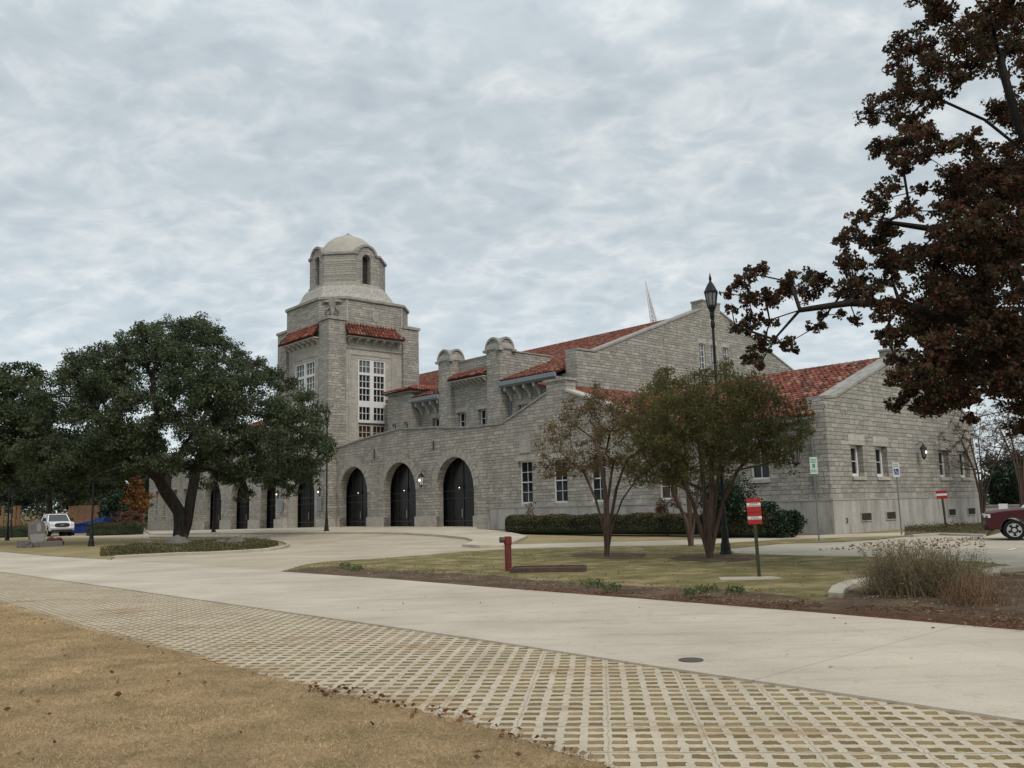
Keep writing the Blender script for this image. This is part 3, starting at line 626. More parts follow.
lantern((-.6, 1.35, 3.75), 1.15, False, BL)
for b in (46.3, 53.4): m = MB(); m.box(-.98, -.93, b-.35, b+.35, 1.75, 2.75); m.build('plaque', 'gutter', BL)
m = MB(); m.prism('a', rect(20.6, 21.6, 5.1, 6.3), -.04, .03); m.lathe([(.32, 0), (.30, .03), (.2, .03), (.19, 0)], (0, 0, 0), 4) if False else None; m.build('date_stone', 'cut_stone', BL)
m = MB(); m.tube([(-.05, 23.1+.0, 8.6), (-.05, 23.1, 8.6)], .01, 4) if False else m.tube([(-.09, 31.0, 6.6), (-.09, 31.0, 5.9)], .05, 6); m.build('scupper_pipe', 'dark_frame', BL)
m = MB(); m.tube([(-.09, 39.0, 6.5), (-.09, 39.0, 5.7)], .05, 6); m.build('scupper_pipe', 'dark_frame', BL)
# quoins between arcade and wing
m = MB()
for k in range(13): h_ = 1.12+k*.46; wq = .42 if k % 2 else .7; m.box(-.035, .01, 24.6-wq/2, 24.6+wq/2, h_, h_+.44)
m.build('quoin', 'rock_stone', BL)

# roof tiles --------------------------------------------------------------
def tiles(name, org, ud, vd, poly, pitch=.28, length=.44, lift=.03, parent=None, inside=None, under=True, r=None):
    """org + s*ud + t*vd ; poly in (s,t); barrel tiles laid up the slope"""
    org = np.array(org, float); ud = np.array(ud, float); vd = np.array(vd, float); ud /= np.linalg.norm(ud); vd /= np.linalg.norm(vd); nd = np.cross(ud, vd)
    if nd[2] < 0: nd = -nd
    ps = np.array(poly); s0, s1, t0, t1 = ps[:, 0].min(), ps[:, 0].max(), ps[:, 1].min(), ps[:, 1].max(); r = r or pitch*.36
    ss = np.arange(s0+pitch/2, s1, pitch); tt = np.arange(t0, t1-length*.3, length); GS, GT = np.meshgrid(ss, tt); GS = GS.ravel(); GT = GT.ravel()
    def pin(x, y):
        c = np.zeros(len(x), bool); j = len(ps)-1
        for i in range(len(ps)):
            xi, yi = ps[i]; xj, yj = ps[j]; cond = ((yi > y) != (yj > y)) & (x < (xj-xi)*(y-yi)/(yj-yi+1e-12)+xi); c ^= cond; j = i
        return c
    k = pin(GS, GT+length*.3); GS = GS[k]; GT = GT[k]; N = len(GS); seg = 5
    th = np.linspace(0, math.pi, seg); jx = RNG.normal(size=N)*.012; jl = RNG.normal(size=N)*.02; jn = RNG.uniform(0, .018, N)
    V = np.zeros((N, seg*2+seg, 3))
    for e_, (dt, rr, hh) in enumerate(((-.03, r*1.12, lift+.03), (length*1.08, r*.88, lift-.005))):
        for i in range(seg):
            q = GS+jx+rr*math.cos(th[i]); w = hh+rr*math.sin(th[i])*1.0+jn
            V[:, e_*seg+i] = org+q[:, None]*ud+(GT+dt+jl)[:, None]*vd+w[:, None]*nd
    for i in range(seg):   # thickness lip at the lower end
        q = GS+jx+(r*.85)*math.cos(th[i]); w = lift+.03+(r*.85)*math.sin(th[i])+jn
        V[:, 2*seg+i] = org+q[:, None]*ud+(GT-.03+jl)[:, None]*vd+w[:, None]*nd
    fc = [(i, i+1, seg+i+1, seg+i) for i in range(seg-1)]+[(2*seg+i, 2*seg+i+1, i+1, i) for i in range(seg-1)]
    if under:
        mm = MB(); P = [org+p_[0]*ud+p_[1]*vd for p_ in poly]; n = len(P); mm.add(P+[p_-nd*.1 for p_ in P], [tuple(range(n)), tuple(range(2*n-1, n-1, -1))]+[(i, (i+1) % n, n+(i+1) % n, n+i) for i in range(n)])
        base = mm.build(name, 'roof_under', parent or BL); return fast_mesh('clay_tiles', V, 3*seg, 'clay_tile', base, fc)
    return fast_mesh(name, V, 3*seg, 'clay_tile', parent or BL, fc)
def ridge(p, q, parent=None, r=.13, L=.42):
    p = np.array(p, float); q = np.array(q, float); d = q-p; D = np.linalg.norm(d); d /= D; s = np.cross(d, [0, 0, 1]); s /= np.linalg.norm(s); n = int(D/L); V = np.zeros((n, 10, 3)); th = np.linspace(-.2, math.pi+.2, 5); up = np.cross(s, d)
    for e_, (f0, rr) in enumerate(((-.04, r*1.1), (1.05, r*.9))):
        for i in range(5):
            V[:, e_*5+i] = p+(np.arange(n)[:, None]+f0)*L*d+rr*math.cos(th[i])*s+(rr*math.sin(th[i]))*up*(1)+np.array([0, 0, .02])
    return fast_mesh('ridge_tiles', V, 10, 'clay_tile', parent or BL, [(i, i+1, 5+i+1, 5+i) for i in range(4)])
# right wing roof
SW = (9.1-5.55)/9.0
L_ = math.hypot(9.0, 3.55)
tiles('wing_roof', (-.45, .55, 5.55), (0, 1, 0), (9.0, 0, 3.55), [(0, 0), (8.4, 0), (8.4, 1.15), (20.4, 1.15), (20.4, L_), (0, L_)], .3, .46)
tiles('wing_roof', (17.55, .55, 5.55), (0, 1, 0), (-9.0, 0, 3.55), [(0, 0), (20.4, 0), (20.4, L_), (0, L_)], .3, .46)
ridge((8.55, .6, 9.16), (8.55, 20.9, 9.16))
m = MB(); m.box(-.62, -.5, .45, 9.0, 5.32, 5.5); m.build('gutter', 'gutter', BL)
m = MB(); m.tube([(-.2, .75, 5.3), (-.06, .75, 5.0), (-.06, .75, .2)], .05, 6); m.build('downpipe', 'galvanised', BL)
# lean-to roof behind the stepped parapet
lv = math.hypot(1, .34)
tiles('cross_roof', (1.1, 9.6, 5.82), (1, 0, 0), (0, 1, .34), [(0, 0), (13, 0), (13, 11.35*lv), (0, 11.35*lv)], .3, .46)
m = MB(); m.box(1.0, 12, 17.3, 17.5, 5, 8.2); m.build('inner_wall', 'rock_stone', BL)

# great hall --------------------------------------------------------------
HB0, HB1 = 20.98, 22.1
ht = [(5, 12.4), (6.8, 12.42), (19.95, 17.3), (19.95, 18.0), (22.35, 18.0), (22.35, 17.3), (35.5, 12.42), (37.3, 12.4)]
HW = [(19.2, 19.95), (20.75, 21.5), (22.4, 23.15)]
m = MB(); m.wall('b', [(5, 0), (37.3, 0)]+ht[::-1], [rect(*w, 12.3, 14.4) for w in HW], HB0, HB1); m.build('hall_gable', 'rock_stone', BL)
coping(ht[:3], HB0-.07, HB1+.07, .14, plane='b'); coping(ht[5:], HB0-.07, HB1+.07, .14, plane='b'); coping([(19.88, 18.0), (22.42, 18.0)], HB0-.05, HB1+.05, .12, plane='b')
for w in HW: window('b', *w, 12.3, 14.4, HB0, 1, 2, 4, 'curtained_glass', fw=.07, recess=.1, lintel=.35)
# front wall of the hall above the porch
sw = [(25.9, 27.2), (36.9, 38.0)]
m = MB(); m.wall('a', [(22.1, 0), (45.3, 0), (45.3, 10.9), (22.1, 10.9)], [rect(*w, 7.8, 9.15) for w in sw], 5, 5.5); m.build('hall_wall', 'rock_stone', BL)
for w in sw: window('a', *w, 7.8, 9.15, 5, 1, 2, 2, recess=.3, lintel=.3)
m = MB(); m.box(5, 5.5, 54, 79, 0, 10.9); m.box(5, 37.3, 78, 79, 0, 12); m.box(36.8, 37.3, 22.1, 78, 0, 10.9); m.build('hall_wall', 'rock_stone', BL)
m = MB(); m.box(1, 5, 24.5, 45.1, 6.5, 6.7); m.box(1, 5, 54.7, 76, 6.5, 6.7); m.build('porch_roof', 'coping', BL)
HL = math.hypot(17.05, 6.3)
tiles('hall_roof', (4.1, 22.1, 10.95), (0, 1, 0), (17.05, 0, 6.3), [(0, 0), (6.15, 0), (6.15, 5.2), (13.8, 5.2), (13.8, 0), (17.9, 0), (17.9, .9), (23.0, .9), (23., 5.0), (32.7, 5.0), (32.7, .9), (56, .9), (56, HL), (0, HL)], .28, .44)
m = MB(); m.add([(21.15, 22.1, 17.2), (38.2, 22.1, 10.95), (38.2, 78, 10.95), (21.15, 78, 17.2)], [(0, 1, 2, 3)]); m.build('hall_roof', 'roof_under', BL)
ridge((21.15, 22.1, 17.3), (21.15, 78, 17.3))
def eave(b0, b1, n, z=10.72, endp=True):
    m = MB(); m.box(3.95, 4.15, b0, b1, z-.08, z+.22); m.prism('b', [(3.95, z-.08), (4.12, z-.22), (5.0, z-.22), (5.0, z-.08)], b0, b1); m.build('gutter', 'gutter', BL)
    for k in range(n):
        b = b0+.35+(b1-b0-.7)*k/(n-1)
        mm = MB(); mm.prism('b', [(4.2, z-.225), (4.99, z-.225), (4.99, z-1.25), (4.86, z-1.2), (4.74, z-.85), (4.5, z-.6), (4.22, z-.5)], b-.1, b+.1); mm.build('eave_bracket', 'cream_trim', BL)
eave(22.2, 28.2, 6); eave(35.95, 39.7, 4)
m = MB(); m.tube([(4.93, 28.0, 10.3), (4.93, 28.0, 7)], .06, 6); m.build('downpipe', 'galvanised', BL)
# pavilion with the two round-topped pylons
sw2 = [(30.35, 31.35), (32.9, 34.0)]
m = MB(); m.wall('a', rect(28.3, 35.85, 0, 11.9), [rect(*w, 7.8, 9.2) for w in sw2], 4.5, 4.98); m.box(4.98, 9.6, 28.3, 28.8, 6, 13.4); m.box(4.98, 9.6, 35.35, 35.85, 6, 13.4); m.box(5.0, 5.35, 28.8, 35.35, 9, 13.35); m.build('pavilion_wall', 'rock_stone', BL)
for w in sw2: window('a', *w, 7.8, 9.2, 4.5, 1, 2, 2, recess=.3, lintel=.35)
m = MB(); m.box(5.3, 9.6, 28.75, 35.4, 13.1, 13.2); m.build('pavilion_roof', 'roof_under', BL)
m = MB(); m.box(4.92, 9.7, 28.22, 28.88, 13.403, 13.5); m.box(4.92, 9.7, 35.27, 35.93, 13.403, 13.5); m.box(4.95, 5.43, 28.89, 35.26, 13.353, 13.46); m.build('coping', 'coping', BL)
def pylon(b0, b1):
    a0, a1 = 4.15, 5.5; m = MB(); zt = 13.55
    m.box(a0, a1, b0, b1, 7, zt)
    rb = (b1-b0)/2-.06; ra = (a1-a0)/2-.06; cb = (b0+b1)/2; ca = (a0+a1)/2; n = 12; h = .78
    m.prism('a', [(cb+rb*math.cos(math.pi*k/n), zt+h*math.sin(math.pi*k/n)) for k in range(n+1)], a0+.02, a1-.02)
    m.prism('b', [(ca+ra*math.cos(math.pi*k/n), zt+h*math.sin(math.pi*k/n)) for k in range(n+1)], b0+.02, b1-.02)
    w = m.build('pylon', 'rock_stone', BL)
    m = MB()      # hood mould over both arches
    for k in range(n):
        t0, t1 = math.pi*k/n, math.pi*(k+1)/n
        for (c, r_, pl, e0, e1) in ((cb, rb, 'a', a0-.08, a1+.08), (ca, ra, 'b', b0-.08, b1+.08)):
            m.prism(pl, [(c+r_*math.cos(t0), zt+h*math.sin(t0)), (c+(r_+.16)*math.cos(t0), zt+(h+.16)*math.sin(t0)), (c+(r_+.16)*math.cos(t1), zt+(h+.16)*math.sin(t1)), (c+r_*math.cos(t1), zt+h*math.sin(t1))], e0, e1)
    for (x, y) in ((a0, b0), (a0, b1), (a1, b0), (a1, b1)): m.box(x-.2, x+.2, y-.2, y+.2, zt-.17, zt+.02)
    m.build('hood_mould', 'coping', w)
pylon(28.2, 29.8); pylon(34.35, 35.95)
cv = np.array([.75, 0, .5]); CL = np.linalg.norm(cv)
tiles('canopy_roof', (3.72, 29.85, 11.75), (0, 1, 0), cv, [(0, 0), (4.45, 0), (4.45, CL*1.03), (0, CL*1.03)], .27, .34)
m = MB(); m.box(3.8, 4.5, 29.85, 34.3, 11.58, 11.66); m.build('canopy_fascia', 'cream_trim', BL)
for k in range(9): b = 30.05+k*.5; m = MB(); m.prism('b', [(3.9, 11.575), (4.49, 11.575), (4.49, 11.2), (4.3, 11.25), (3.95, 11.45)], b-.07, b+.07); m.build('corbel', 'cream_trim', BL)
# stair turret beside the tower
m = MB(); m.wall('a', rect(39.7, 43.2, 6, 11.5), [rect(40.2, 40.75, 7.9, 9.0), rect(42.0, 42.5, 7.9, 9.0)], 4.0, 4.4); m.box(4.4, 8, 39.7, 40.1, 6, 11.5); m.box(4.4, 8, 42.8, 43.2, 6, 11.5); m.box(4.4, 8, 40.1, 42.8, 11.2, 11.45); m.build('turret_wall', 'rock_stone', BL)
window('a', 40.2, 40.75, 7.9, 9.0, 4.0, 1, 1, 2, recess=.15, fw=.07); window('a', 42.0, 42.5, 7.9, 9.0, 4.0, 1, 1, 2, recess=.15, fw=.07)
m = MB(); m.box(3.72, 8, 39.4, 43.3, 11.5, 11.66); m.build('turret_cornice', 'gutter', BL)
tv = np.array([2.0, 0, .6]); TL = np.linalg.norm(tv)
tiles('turret_roof', (3.62, 39.3, 11.69), (0, 1, 0), tv, [(0, 0), (4.1, 0), (2.1, TL), (2.0, TL)], .27, .4)
tiles('turret_roof', (3.62, 39.3, 11.69), (1, 0, 0), (0, 2.0, .6), [(0, 0), (4.4, 0), (4.4, TL), (2.0, TL)], .27, .4)
ridge((3.62, 39.3, 11.75), (5.6, 41.3, 12.33)); ridge((3.62, 43.4, 11.75), (5.6, 41.4, 12.33)); ridge((5.6, 41.3, 12.33), (8.2, 41.3, 12.33))

# tower -------------------------------------------------------------------
TA0, TA1, TB0, TB1 = -.8, 8.7, 45.1, 54.7; PW = 1.75; TC = (3.95, 49.9)
m = MB()
for a in ((TA0, TA0+PW), (TA1-PW, TA1)):
    for b in ((TB0, TB0+PW), (TB1-PW, TB1)): m.box(*a, *b, -.8, 18.25)
m.build('tower_pier', 'rock_stone', BL)
for a in ((TA0, TA0+PW), (TA1-PW, TA1)):
    for b in ((TB0, TB0+PW), (TB1-PW, TB1)): m = MB(); m.box(a[0]-.12, a[1]+.02, b[0]-.12 if b[0] < 50 else b[0]-.02, b[1]+.02 if b[0] < 50 else b[1]+.12, -.7, 1.05); m.build('plinth', 'cut_stone', BL)
I = .28
m = MB(); m.wall('b', rect(TA0+PW, TA1-PW, 0, 17.45), [rect(2.32, 5.2, 6.6, 15.05)], TB0+I, TB0+I+.5)
m.wall('a', rect(TB0+PW, TB1-PW, -.8, 17.45), [arch(47.9, 51.9, -.7, 5.1), rect(48.05, 51.1+.65, 7, 15.05)], TA0+I, TA0+I+.5)
m.box(TA0+PW, TA1-PW, TB1-I-.5, TB1-I, 0, 17.45); m.box(TA1-I-.5, TA1-I, TB0+PW, TB1-PW, 0, 17.45)
m.build('tower_wall', 'cut_stone', BL)
glazing(49.9, TA0+.95, 5.3, 2.3, -.3)
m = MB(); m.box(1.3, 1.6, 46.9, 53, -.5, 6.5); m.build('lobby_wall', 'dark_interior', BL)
m = MB()   # moulded panel frames around the tall windows
for (x0, x1) in ((1.35, 1.5), (5.8, 5.95)): m.box(x0, x1, TB0+I-.05, TB0+I, 7, 16.9)
m.box(1.5, 5.8, TB0+I-.05, TB0+I, 15.35, 15.5); m.box(1.9, 5.4, TB0+I-.045, TB0+I, 16.75, 16.88); m.box(1.0, 6.9, TB0+I-.10, TB0+I, 15.9, 15.98)
for (x0, x1) in ((47.3, 47.45), (52.35, 52.5)): m.box(TA0+I-.05, TA0+I, x0, x1, 7, 16.9)
m.box(TA0+I-.05, TA0+I, 47.45, 52.35, 15.35, 15.5)
m.build('panel_moulding', 'cut_stone', BL)
# upper stage: octagon with chamfered corners
ch = PW
def octa(i=0., c=ch): return [(TA0+c+i*.4, TB0+i), (TA1-c-i*.4, TB0+i), (TA1-i, TB0+c+i*.4), (TA1-i, TB1-c-i*.4), (TA1-c-i*.4, TB1-i), (TA0+c+i*.4, TB1-i), (TA0+i, TB1-c-i*.4), (TA0+i, TB0+c+i*.4)]
m = MB(); m.prism('z', octa(.02), 17.45, 20.25); m.build('upper_stage', 'rock_stone', BL)
m = MB(); m.prism('z', octa(-.14), 20.252, 20.48); m.build('cornice', 'coping', BL)
m = MB()
for (sa, a) in ((-1, TA0), (1, TA1)):
    for (sb, b) in ((-1, TB0), (1, TB1)):
        cc = PW+.05
        m = MB(); pts = [(a+sa*.12, b+sb*.12), (a-sa*cc, b+sb*.12), (a+sa*.12, b-sb*cc)]
        m.prism('z', pts, 18.253, 18.5)
        n = len(m.v); m.add([(a+sa*.05, b+sb*.05, 18.5), (a-sa*cc, b+sb*.05, 18.5), (a+sa*.05, b-sb*cc, 18.5), (a-sa*.85, b-sb*.85, 18.8)], [(0, 1, 3), (0, 3, 2), (1, 2, 3)]); m.build('pier_cap', 'coping', BL)
# carved console on the near corner chamfers
for (sa, a, sb, b) in ((-1, TA0, -1, TB0),):
    cx_, cy_ = a-sa*ch/2, b-sb*ch/2; d = np.array([sa, sb])/math.sqrt(2); t = np.array([-d[1], d[0]])
    m = MB()
    def P3(u, w, z): q = np.array([cx_, cy_])+d*w+t*u; return (q[0], q[1], z)
    m.tube([P3(0, .0, 18.6), P3(0, .1, 18.9), P3(0, .1, 19.3), P3(0, .08, 19.7), P3(0, -.1, 20.1), P3(0, -.15, 20.3)], [.12, .18, .22, .32, .55, .6], 10)
    m.tube([P3(-.85, .02, 19.95), P3(-.55, .15, 20.05), P3(0, .3, 19.9), P3(.55, .15, 20.05), P3(.85, .02, 19.95)], [.16, .13, .1, .13, .16], 8)
    for s in (-1, 1): m.tube([P3(s*.3, .12, 19.5), P3(s*.62, .16, 19.15), P3(s*.45, .14, 18.85), P3(s*.2, .12, 19.0)], [.07, .08, .08, .05], 6)
    m.build('carved_console', 'coping', BL, smooth=True)
m = MB()   # slim corner panels and round medallion on the upper stage
for x in (1.02, 6.78): m.box(x-.07, x+.07, TB0-.03, TB0+.03, 18.3, 20.24)
m.build('corner_pilaster', 'cut_stone', BL)
m = MB(); n = 16; m.prism('b', [(3.95+.36*math.cos(2*math.pi*k/n), 19.0+.55*math.sin(2*math.pi*k/n)) for k in range(n)], TB0-.05, TB0+.05); m.build('medallion', 'cut_stone', BL)
# swept roof up to the lantern
pd = 3.3
def octr(p, k=.4142): q = p*k; return [(-q, -p), (q, -p), (p, -q), (p, q), (q, p), (-q, p), (-p, q), (-p, -q)]
m = MB(); rings = []
for (t, z) in ((0, 20.48), (.25, 20.56), (.45, 20.8), (.62, 21.2), (.78, 21.75), (.9, 22.0), (1, 22.05), (1, 22.3)):
    o0 = octa(.12); o1 = [(TC[0]+x, TC[1]+y) for x, y in octr(pd+.12)]
    rings.append([(p[0]+(q[0]-p[0])*t, p[1]+(q[1]-p[1])*t, z) for p, q in zip(o0, o1)])
V = [p for r_ in rings for p in r_]; m.add(V, [(i*8+j, i*8+(j+1) % 8, (i+1)*8+(j+1) % 8, (i+1)*8+j) for i in range(len(rings)-1) for j in range(8)]+[tuple((len(rings)-1)*8+j for j in range(8))])
m.build('swept_roof', 'arch_stone', BL)
# lantern drum: eight wall faces, the four cardinal ones with a slot window and round hood
drum = MB(); zc0, zc1 = 22.0, 25.15; oc = [(TC[0]+x, TC[1]+y) for x, y in octr(pd)]
def facept(p, q, u, w, z):
    p = np.array(p); q = np.array(q); L = np.linalg.norm(q-p); t = (q-p)/L; nrm = np.array([t[1], -t[0]]); c = (p+q)/2; r = c+t*u+nrm*w; return (r[0], r[1], z)
dark = MB(); hoods = []; corn = MB()
for i in range(8):
    p, q = oc[i], oc[(i+1) % 8]; L = math.dist(p, q); card = i % 2 == 0
    if card:
        hw = .44; outl = [(-L/2, zc0), (L/2, zc0), (L/2, zc1)]+[(.98*math.cos(math.pi*k/10), zc1-.05+.85*math.sin(math.pi*k/10)) for k in range(11)]+[(-L/2, zc1)]
        hl = arch(-hw, hw, 22.15, 25.15, 8)
        loops = [outl, hl]; flat = [x for l in loops for x in l]; nn = len(flat); tri = tessellate_polygon([[Vector((x[0], x[1], 0)) for x in l] for l in loops])
        V = [facept(p, q, u, 0, z) for u, z in flat]+[facept(p, q, u, -.7, z) for u, z in flat]; Fc = [tuple(t) for t in tri]+[tuple(j+nn for j in t[::-1]) for t in tri]; k0 = 0
        for l in loops: mm_ = len(l); Fc += [(k0+j, k0+(j+1) % mm_, nn+k0+(j+1) % mm_, nn+k0+j) for j in range(mm_)]; k0 += mm_
        drum.add(V, Fc)
        dark.add([facept(p, q, -hw, -.6, 22.4), facept(p, q, hw, -.6, 22.4), facept(p, q, hw, -.6, 25.2), facept(p, q, -hw, -.6, 25.2)], [(0, 1, 2, 3)])
        hood = MB(); hoods.append(hood)
        for k in range(10):
            t0, t1 = math.pi*k/10, math.pi*(k+1)/10; pts = [(.92*math.cos(t0), .8*math.sin(t0)), (1.12*math.cos(t0), 1.0*math.sin(t0)), (1.12*math.cos(t1), 1.0*math.sin(t1)), (.92*math.cos(t1), .8*math.sin(t1))]
            V = [facept(p, q, u, .14, zc1-.05+z) for u, z in pts]+[facept(p, q, u, -1.3, zc1-.05+z) for u, z in pts]; hood.add(V, [(0, 1, 2, 3), (7, 6, 5, 4)]+[(j, (j+1) % 4, 4+(j+1) % 4, 4+j) for j in range(4)])
        for s in (-1, 1):
            u0, u1 = sorted((s*1.0, s*(L/2+.08))); V = [facept(p, q, u, w, z) for z in (zc1-.12, zc1+.1) for (u, w) in ((u0, .14), (u1, .14), (u1, -.3), (u0, -.3))]; corn.add(V, [(0, 1, 2, 3), (4, 5, 6, 7)]+[(j, (j+1) % 4, 4+(j+1) % 4, 4+j) for j in range(4)])
        # sloped sill
    else:
        V = [facept(p, q, u, w, z) for z in (zc0, zc1) for (u, w) in ((-L/2, 0), (L/2, 0), (L/2, -.7), (-L/2, -.7))]; drum.add(V, [(0, 1, 2, 3), (4, 5, 6, 7)]+[(j, (j+1) % 4, 4+(j+1) % 4, 4+j) for j in range(4)])
        V = [facept(p, q, u, w, z) for z in (zc1-.12, zc1+.1) for (u, w) in ((-L/2-.03, .14), (L/2+.03, .14), (L/2+.03, -.5), (-L/2-.03, -.5))]; corn.add(V, [(0, 1, 2, 3), (4, 5, 6, 7)]+[(j, (j+1) % 4, 4+(j+1) % 4, 4+j) for j in range(4)])
dr = drum.build('lantern_drum', 'rock_stone', BL); dark.build('louvre', 'dark_interior', dr); [h.build('hood_mould', 'coping', dr) for h in hoods]; corn.build('cornice', 'coping', dr)  # flat dark sheets set back in the slots, coloured for the unlit inside
m = MB(); m.prism('z', [(TC[0]+x, TC[1]+y) for x, y in octr(2.45)], 22.4, 25.2); m.build('lantern_core', 'dark_interior', dr)
m = MB(); m.lathe([(2.9, 25.1), (2.85, 25.3), (2.72, 25.7), (2.45, 26.3), (2.0, 26.9), (1.45, 27.32), (.75, 27.62), (.3, 27.72), (.28, 27.76)], (TC[0], TC[1], 0), 40); m.build('dome', 'dome_stucco', BL, smooth=True)
m = MB(); m.lathe([(.62, 27.62), (.5, 27.75), (.2, 27.9), (.08, 28.05), (.01, 28.1)], (TC[0], TC[1], 0), 10); m.build('finial', 'coping', BL)
# awnings of tiles
av = np.array([0, .7, 1.0]); AL = np.linalg.norm(av)
tiles('awning_roof', (.75, TB0-.7, 16.95), (1, 0, 0), av, [(0, 0), (5.95, 0), (5.35, AL), (.15, AL)], .3, .36)
tiles('awning_roof', (TA0-.7, TB0+1.65, 16.95), (0, 1, 0), (.7, 0, 1.0), [(0, 0), (6.5, 0), (5.9, AL), (.15, AL)], .3, .36)
m = MB(); m.box(.95, 6.6, TB0-.55, TB0+.2, 16.80, 16.9); m.build('awning_soffit', 'cream_trim', BL); m = MB(); m.box(TA0-.55, TA0+.2, TB0+1.8, TB1-1.8, 16.80, 16.9); m.build('awning_soffit', 'cream_trim', BL)
for k in range(7):
    x = 1.25+k*.86
    m = MB(); m.prism('a', [(TB0-.4, 16.798), (TB0+I-.002, 16.798), (TB0+I-.002, 16.35), (TB0+.12, 16.4), (TB0-.05, 16.58), (TB0-.38, 16.65)], x-.12, x+.12); m.build('corbel', 'cream_trim', BL)
    y = TB0+2.1+k*.9
    m = MB(); m.prism('b', [(TA0-.4, 16.798), (TA0+I-.002, 16.798), (TA0+I-.002, 16.35), (TA0+.12, 16.4), (TA0-.05, 16.58), (TA0-.38, 16.65)], y-.12, y+.12); m.build('corbel', 'cream_trim', BL)
# tall windows of the tower
def tall(plane, x0, x1, face, curt=False):
    def bx(mm, x0, x1, z0, z1, d0, d1):
        if plane == 'a': mm.box(face+d0, face+d1, x0, x1, z0, z1)
        else: mm.box(x0, x1, face+d0, face+d1, z0, z1)
    c = (x0+x1)/2; g = MB(); bx(g, x0, x1, 9.5, 15.05, .2, .22); w = g.build('tall_window', 'curtained_glass' if curt else 'window_glass', BL)
    if not curt:
        g2 = MB(); bx(g2, x0+.15, x1-.15, 13.85, 15.0, .17, .195); g2.build('pane', 'curtained_glass', w)
    g3 = MB(); bx(g3, x0, x1, 6.6, 9.5, .2, .22); g3.build('pane', 'brown_reflect_glass', w)  # lower panes: brownish reflection painted in as the glass colour
    f = MB()
    for (a, b) in ((x0, x0+.14), (x1-.14, x1), (c-.2, c+.2)): bx(f, a, b, 9.35, 15.05, .04, .199)
    for (z0, z1) in ((14.93, 15.05), (13.62, 13.85), (12.4, 12.5), (10.75, 11.3), (9.35, 9.6)):
        for (a, b) in ((x0+.14, c-.2), (c+.2, x1-.14)): bx(f, a, b, z0, z1, .05, .199)
    for (a, b) in ((x0+.14, c-.2), (c+.2, x1-.14)):
        for k in (1, 2): q = a+(b-a)*k/3; bx(f, q-.025, q+.025, 9.6, 14.93, .1, .165)
        for z in (14.4, 13.05, 11.85, 10.2): bx(f, a, b, z-.025, z+.025, .102, .163)
    f.build('frame', 'white_trim', w)
    f = MB()
    for (a, b) in ((x0, x0+.1), (x1-.1, x1)): bx(f, a, b, 6.6, 9.3, .04, .199)
    bx(f, c-.13, c+.13, 6.6, 9.3, .04, .199)
    for z in (9.12, 8.0, 7.1): bx(f, x0+.1, x1-.1, z-.06, z+.06, .06, .199) if z > 9 else bx(f, x0+.1, c-.13, z-.05, z+.05, .06, .199)
    for (a, b) in ((x0+.1, c-.13), (c+.13, x1-.1)):
        for k in (1, 2): q = a+(b-a)*k/3; bx(f, q-.03, q+.03, 6.6, 9.05, .1, .165)
        for z in (8.5, 7.5): bx(f, a, b, z-.03, z+.03, .102, .163)
    f.build('frame', 'cream_trim', w); g4 = MB(); bx(g4, x0, x1, 9.2, 9.34, .0, .2); g4.build('transom', 'rust_plate', w)
tall('b', 2.32, 5.2, TB0+I); tall('a', 48.05, 51.75, TA0+I, True)

# ------------------------------------------------------------------ street lamps
def make_lamp():
    r = empty('street_lamp', (0, 0, 0))
    m = MB(); m.lathe([(.26, 0), (.26, .10), (.22, .14), (.20, .35), (.16, .45), (.14, .85), (.11, .95), (.095, 1.3), (.10, 1.33), (.08, 1.4)], n=16); m.build('base', 'black_iron', r, smooth=False)
    m = MB(); m.tube([(0, 0, 1.35), (0, 0, 7.6)], [.078, .055], 12); m.lathe([(.075, 2.6), (.09, 2.64), (.075, 2.7)], n=12); m.lathe([(.055, 7.3), (.10, 7.4), (.10, 7.5), (.06, 7.6)], n=12); m.build('pole', 'black_iron', r)
    m = MB(); m.lathe([(.06, 7.58), (.11, 7.72), (.10, 7.86), (.15, 7.95), (.20, 8.02), (.20, 8.08)], n=8); m.lathe([(.31, 8.5), (.32, 8.54), (.27, 8.60), (.18, 8.74), (.12, 8.82), (.06, 8.88), (.05, 8.93), (.07, 8.98), (.02, 9.14), (.001, 9.22)], n=8)
    for k in range(8): t = 2*math.pi*k/8; m.tube([(.19*math.cos(t), .19*math.sin(t), 8.06), (.285*math.cos(t), .285*math.sin(t), 8.52)], .02, 4)
    h = m.build('lantern', 'black_iron', r); m = MB(); m.lathe([(.165, 8.06), (.255, 8.5)], n=8); m.build('glass_pane', 'lamp_glass', h); return r
lamp0 = make_lamp()
lamp0.scale = (.72, .72, .972)
LP = [((726, 555), 'tall black street lamp rising behind the crepe myrtle trees on the lawn', 0), ((326.5, 531), 'black street lamp standing on the pavement in front of the tower corner', .13),
      ((91, 546.8), 'black street lamp in the tan grass beside the stone marker', 0), ((7, 541), 'nearer black street lamp of the pair at the far left edge', 0),
      ((10.5, 538.2), 'farther black street lamp of the pair at the far left edge', 0), ((213.5, 532.6), 'black street lamp by the arcade, half hidden behind the live oak trunk', .1)]
for i, (p, lb, dz) in enumerate(LP):
    o = lamp0 if i == 0 else copy_tree(lamp0); q = G(*p, dz); o.location = (q[0], q[1], q[2]-.02); tag(o, lb, 'street lamp', 'black street lamps around the depot')

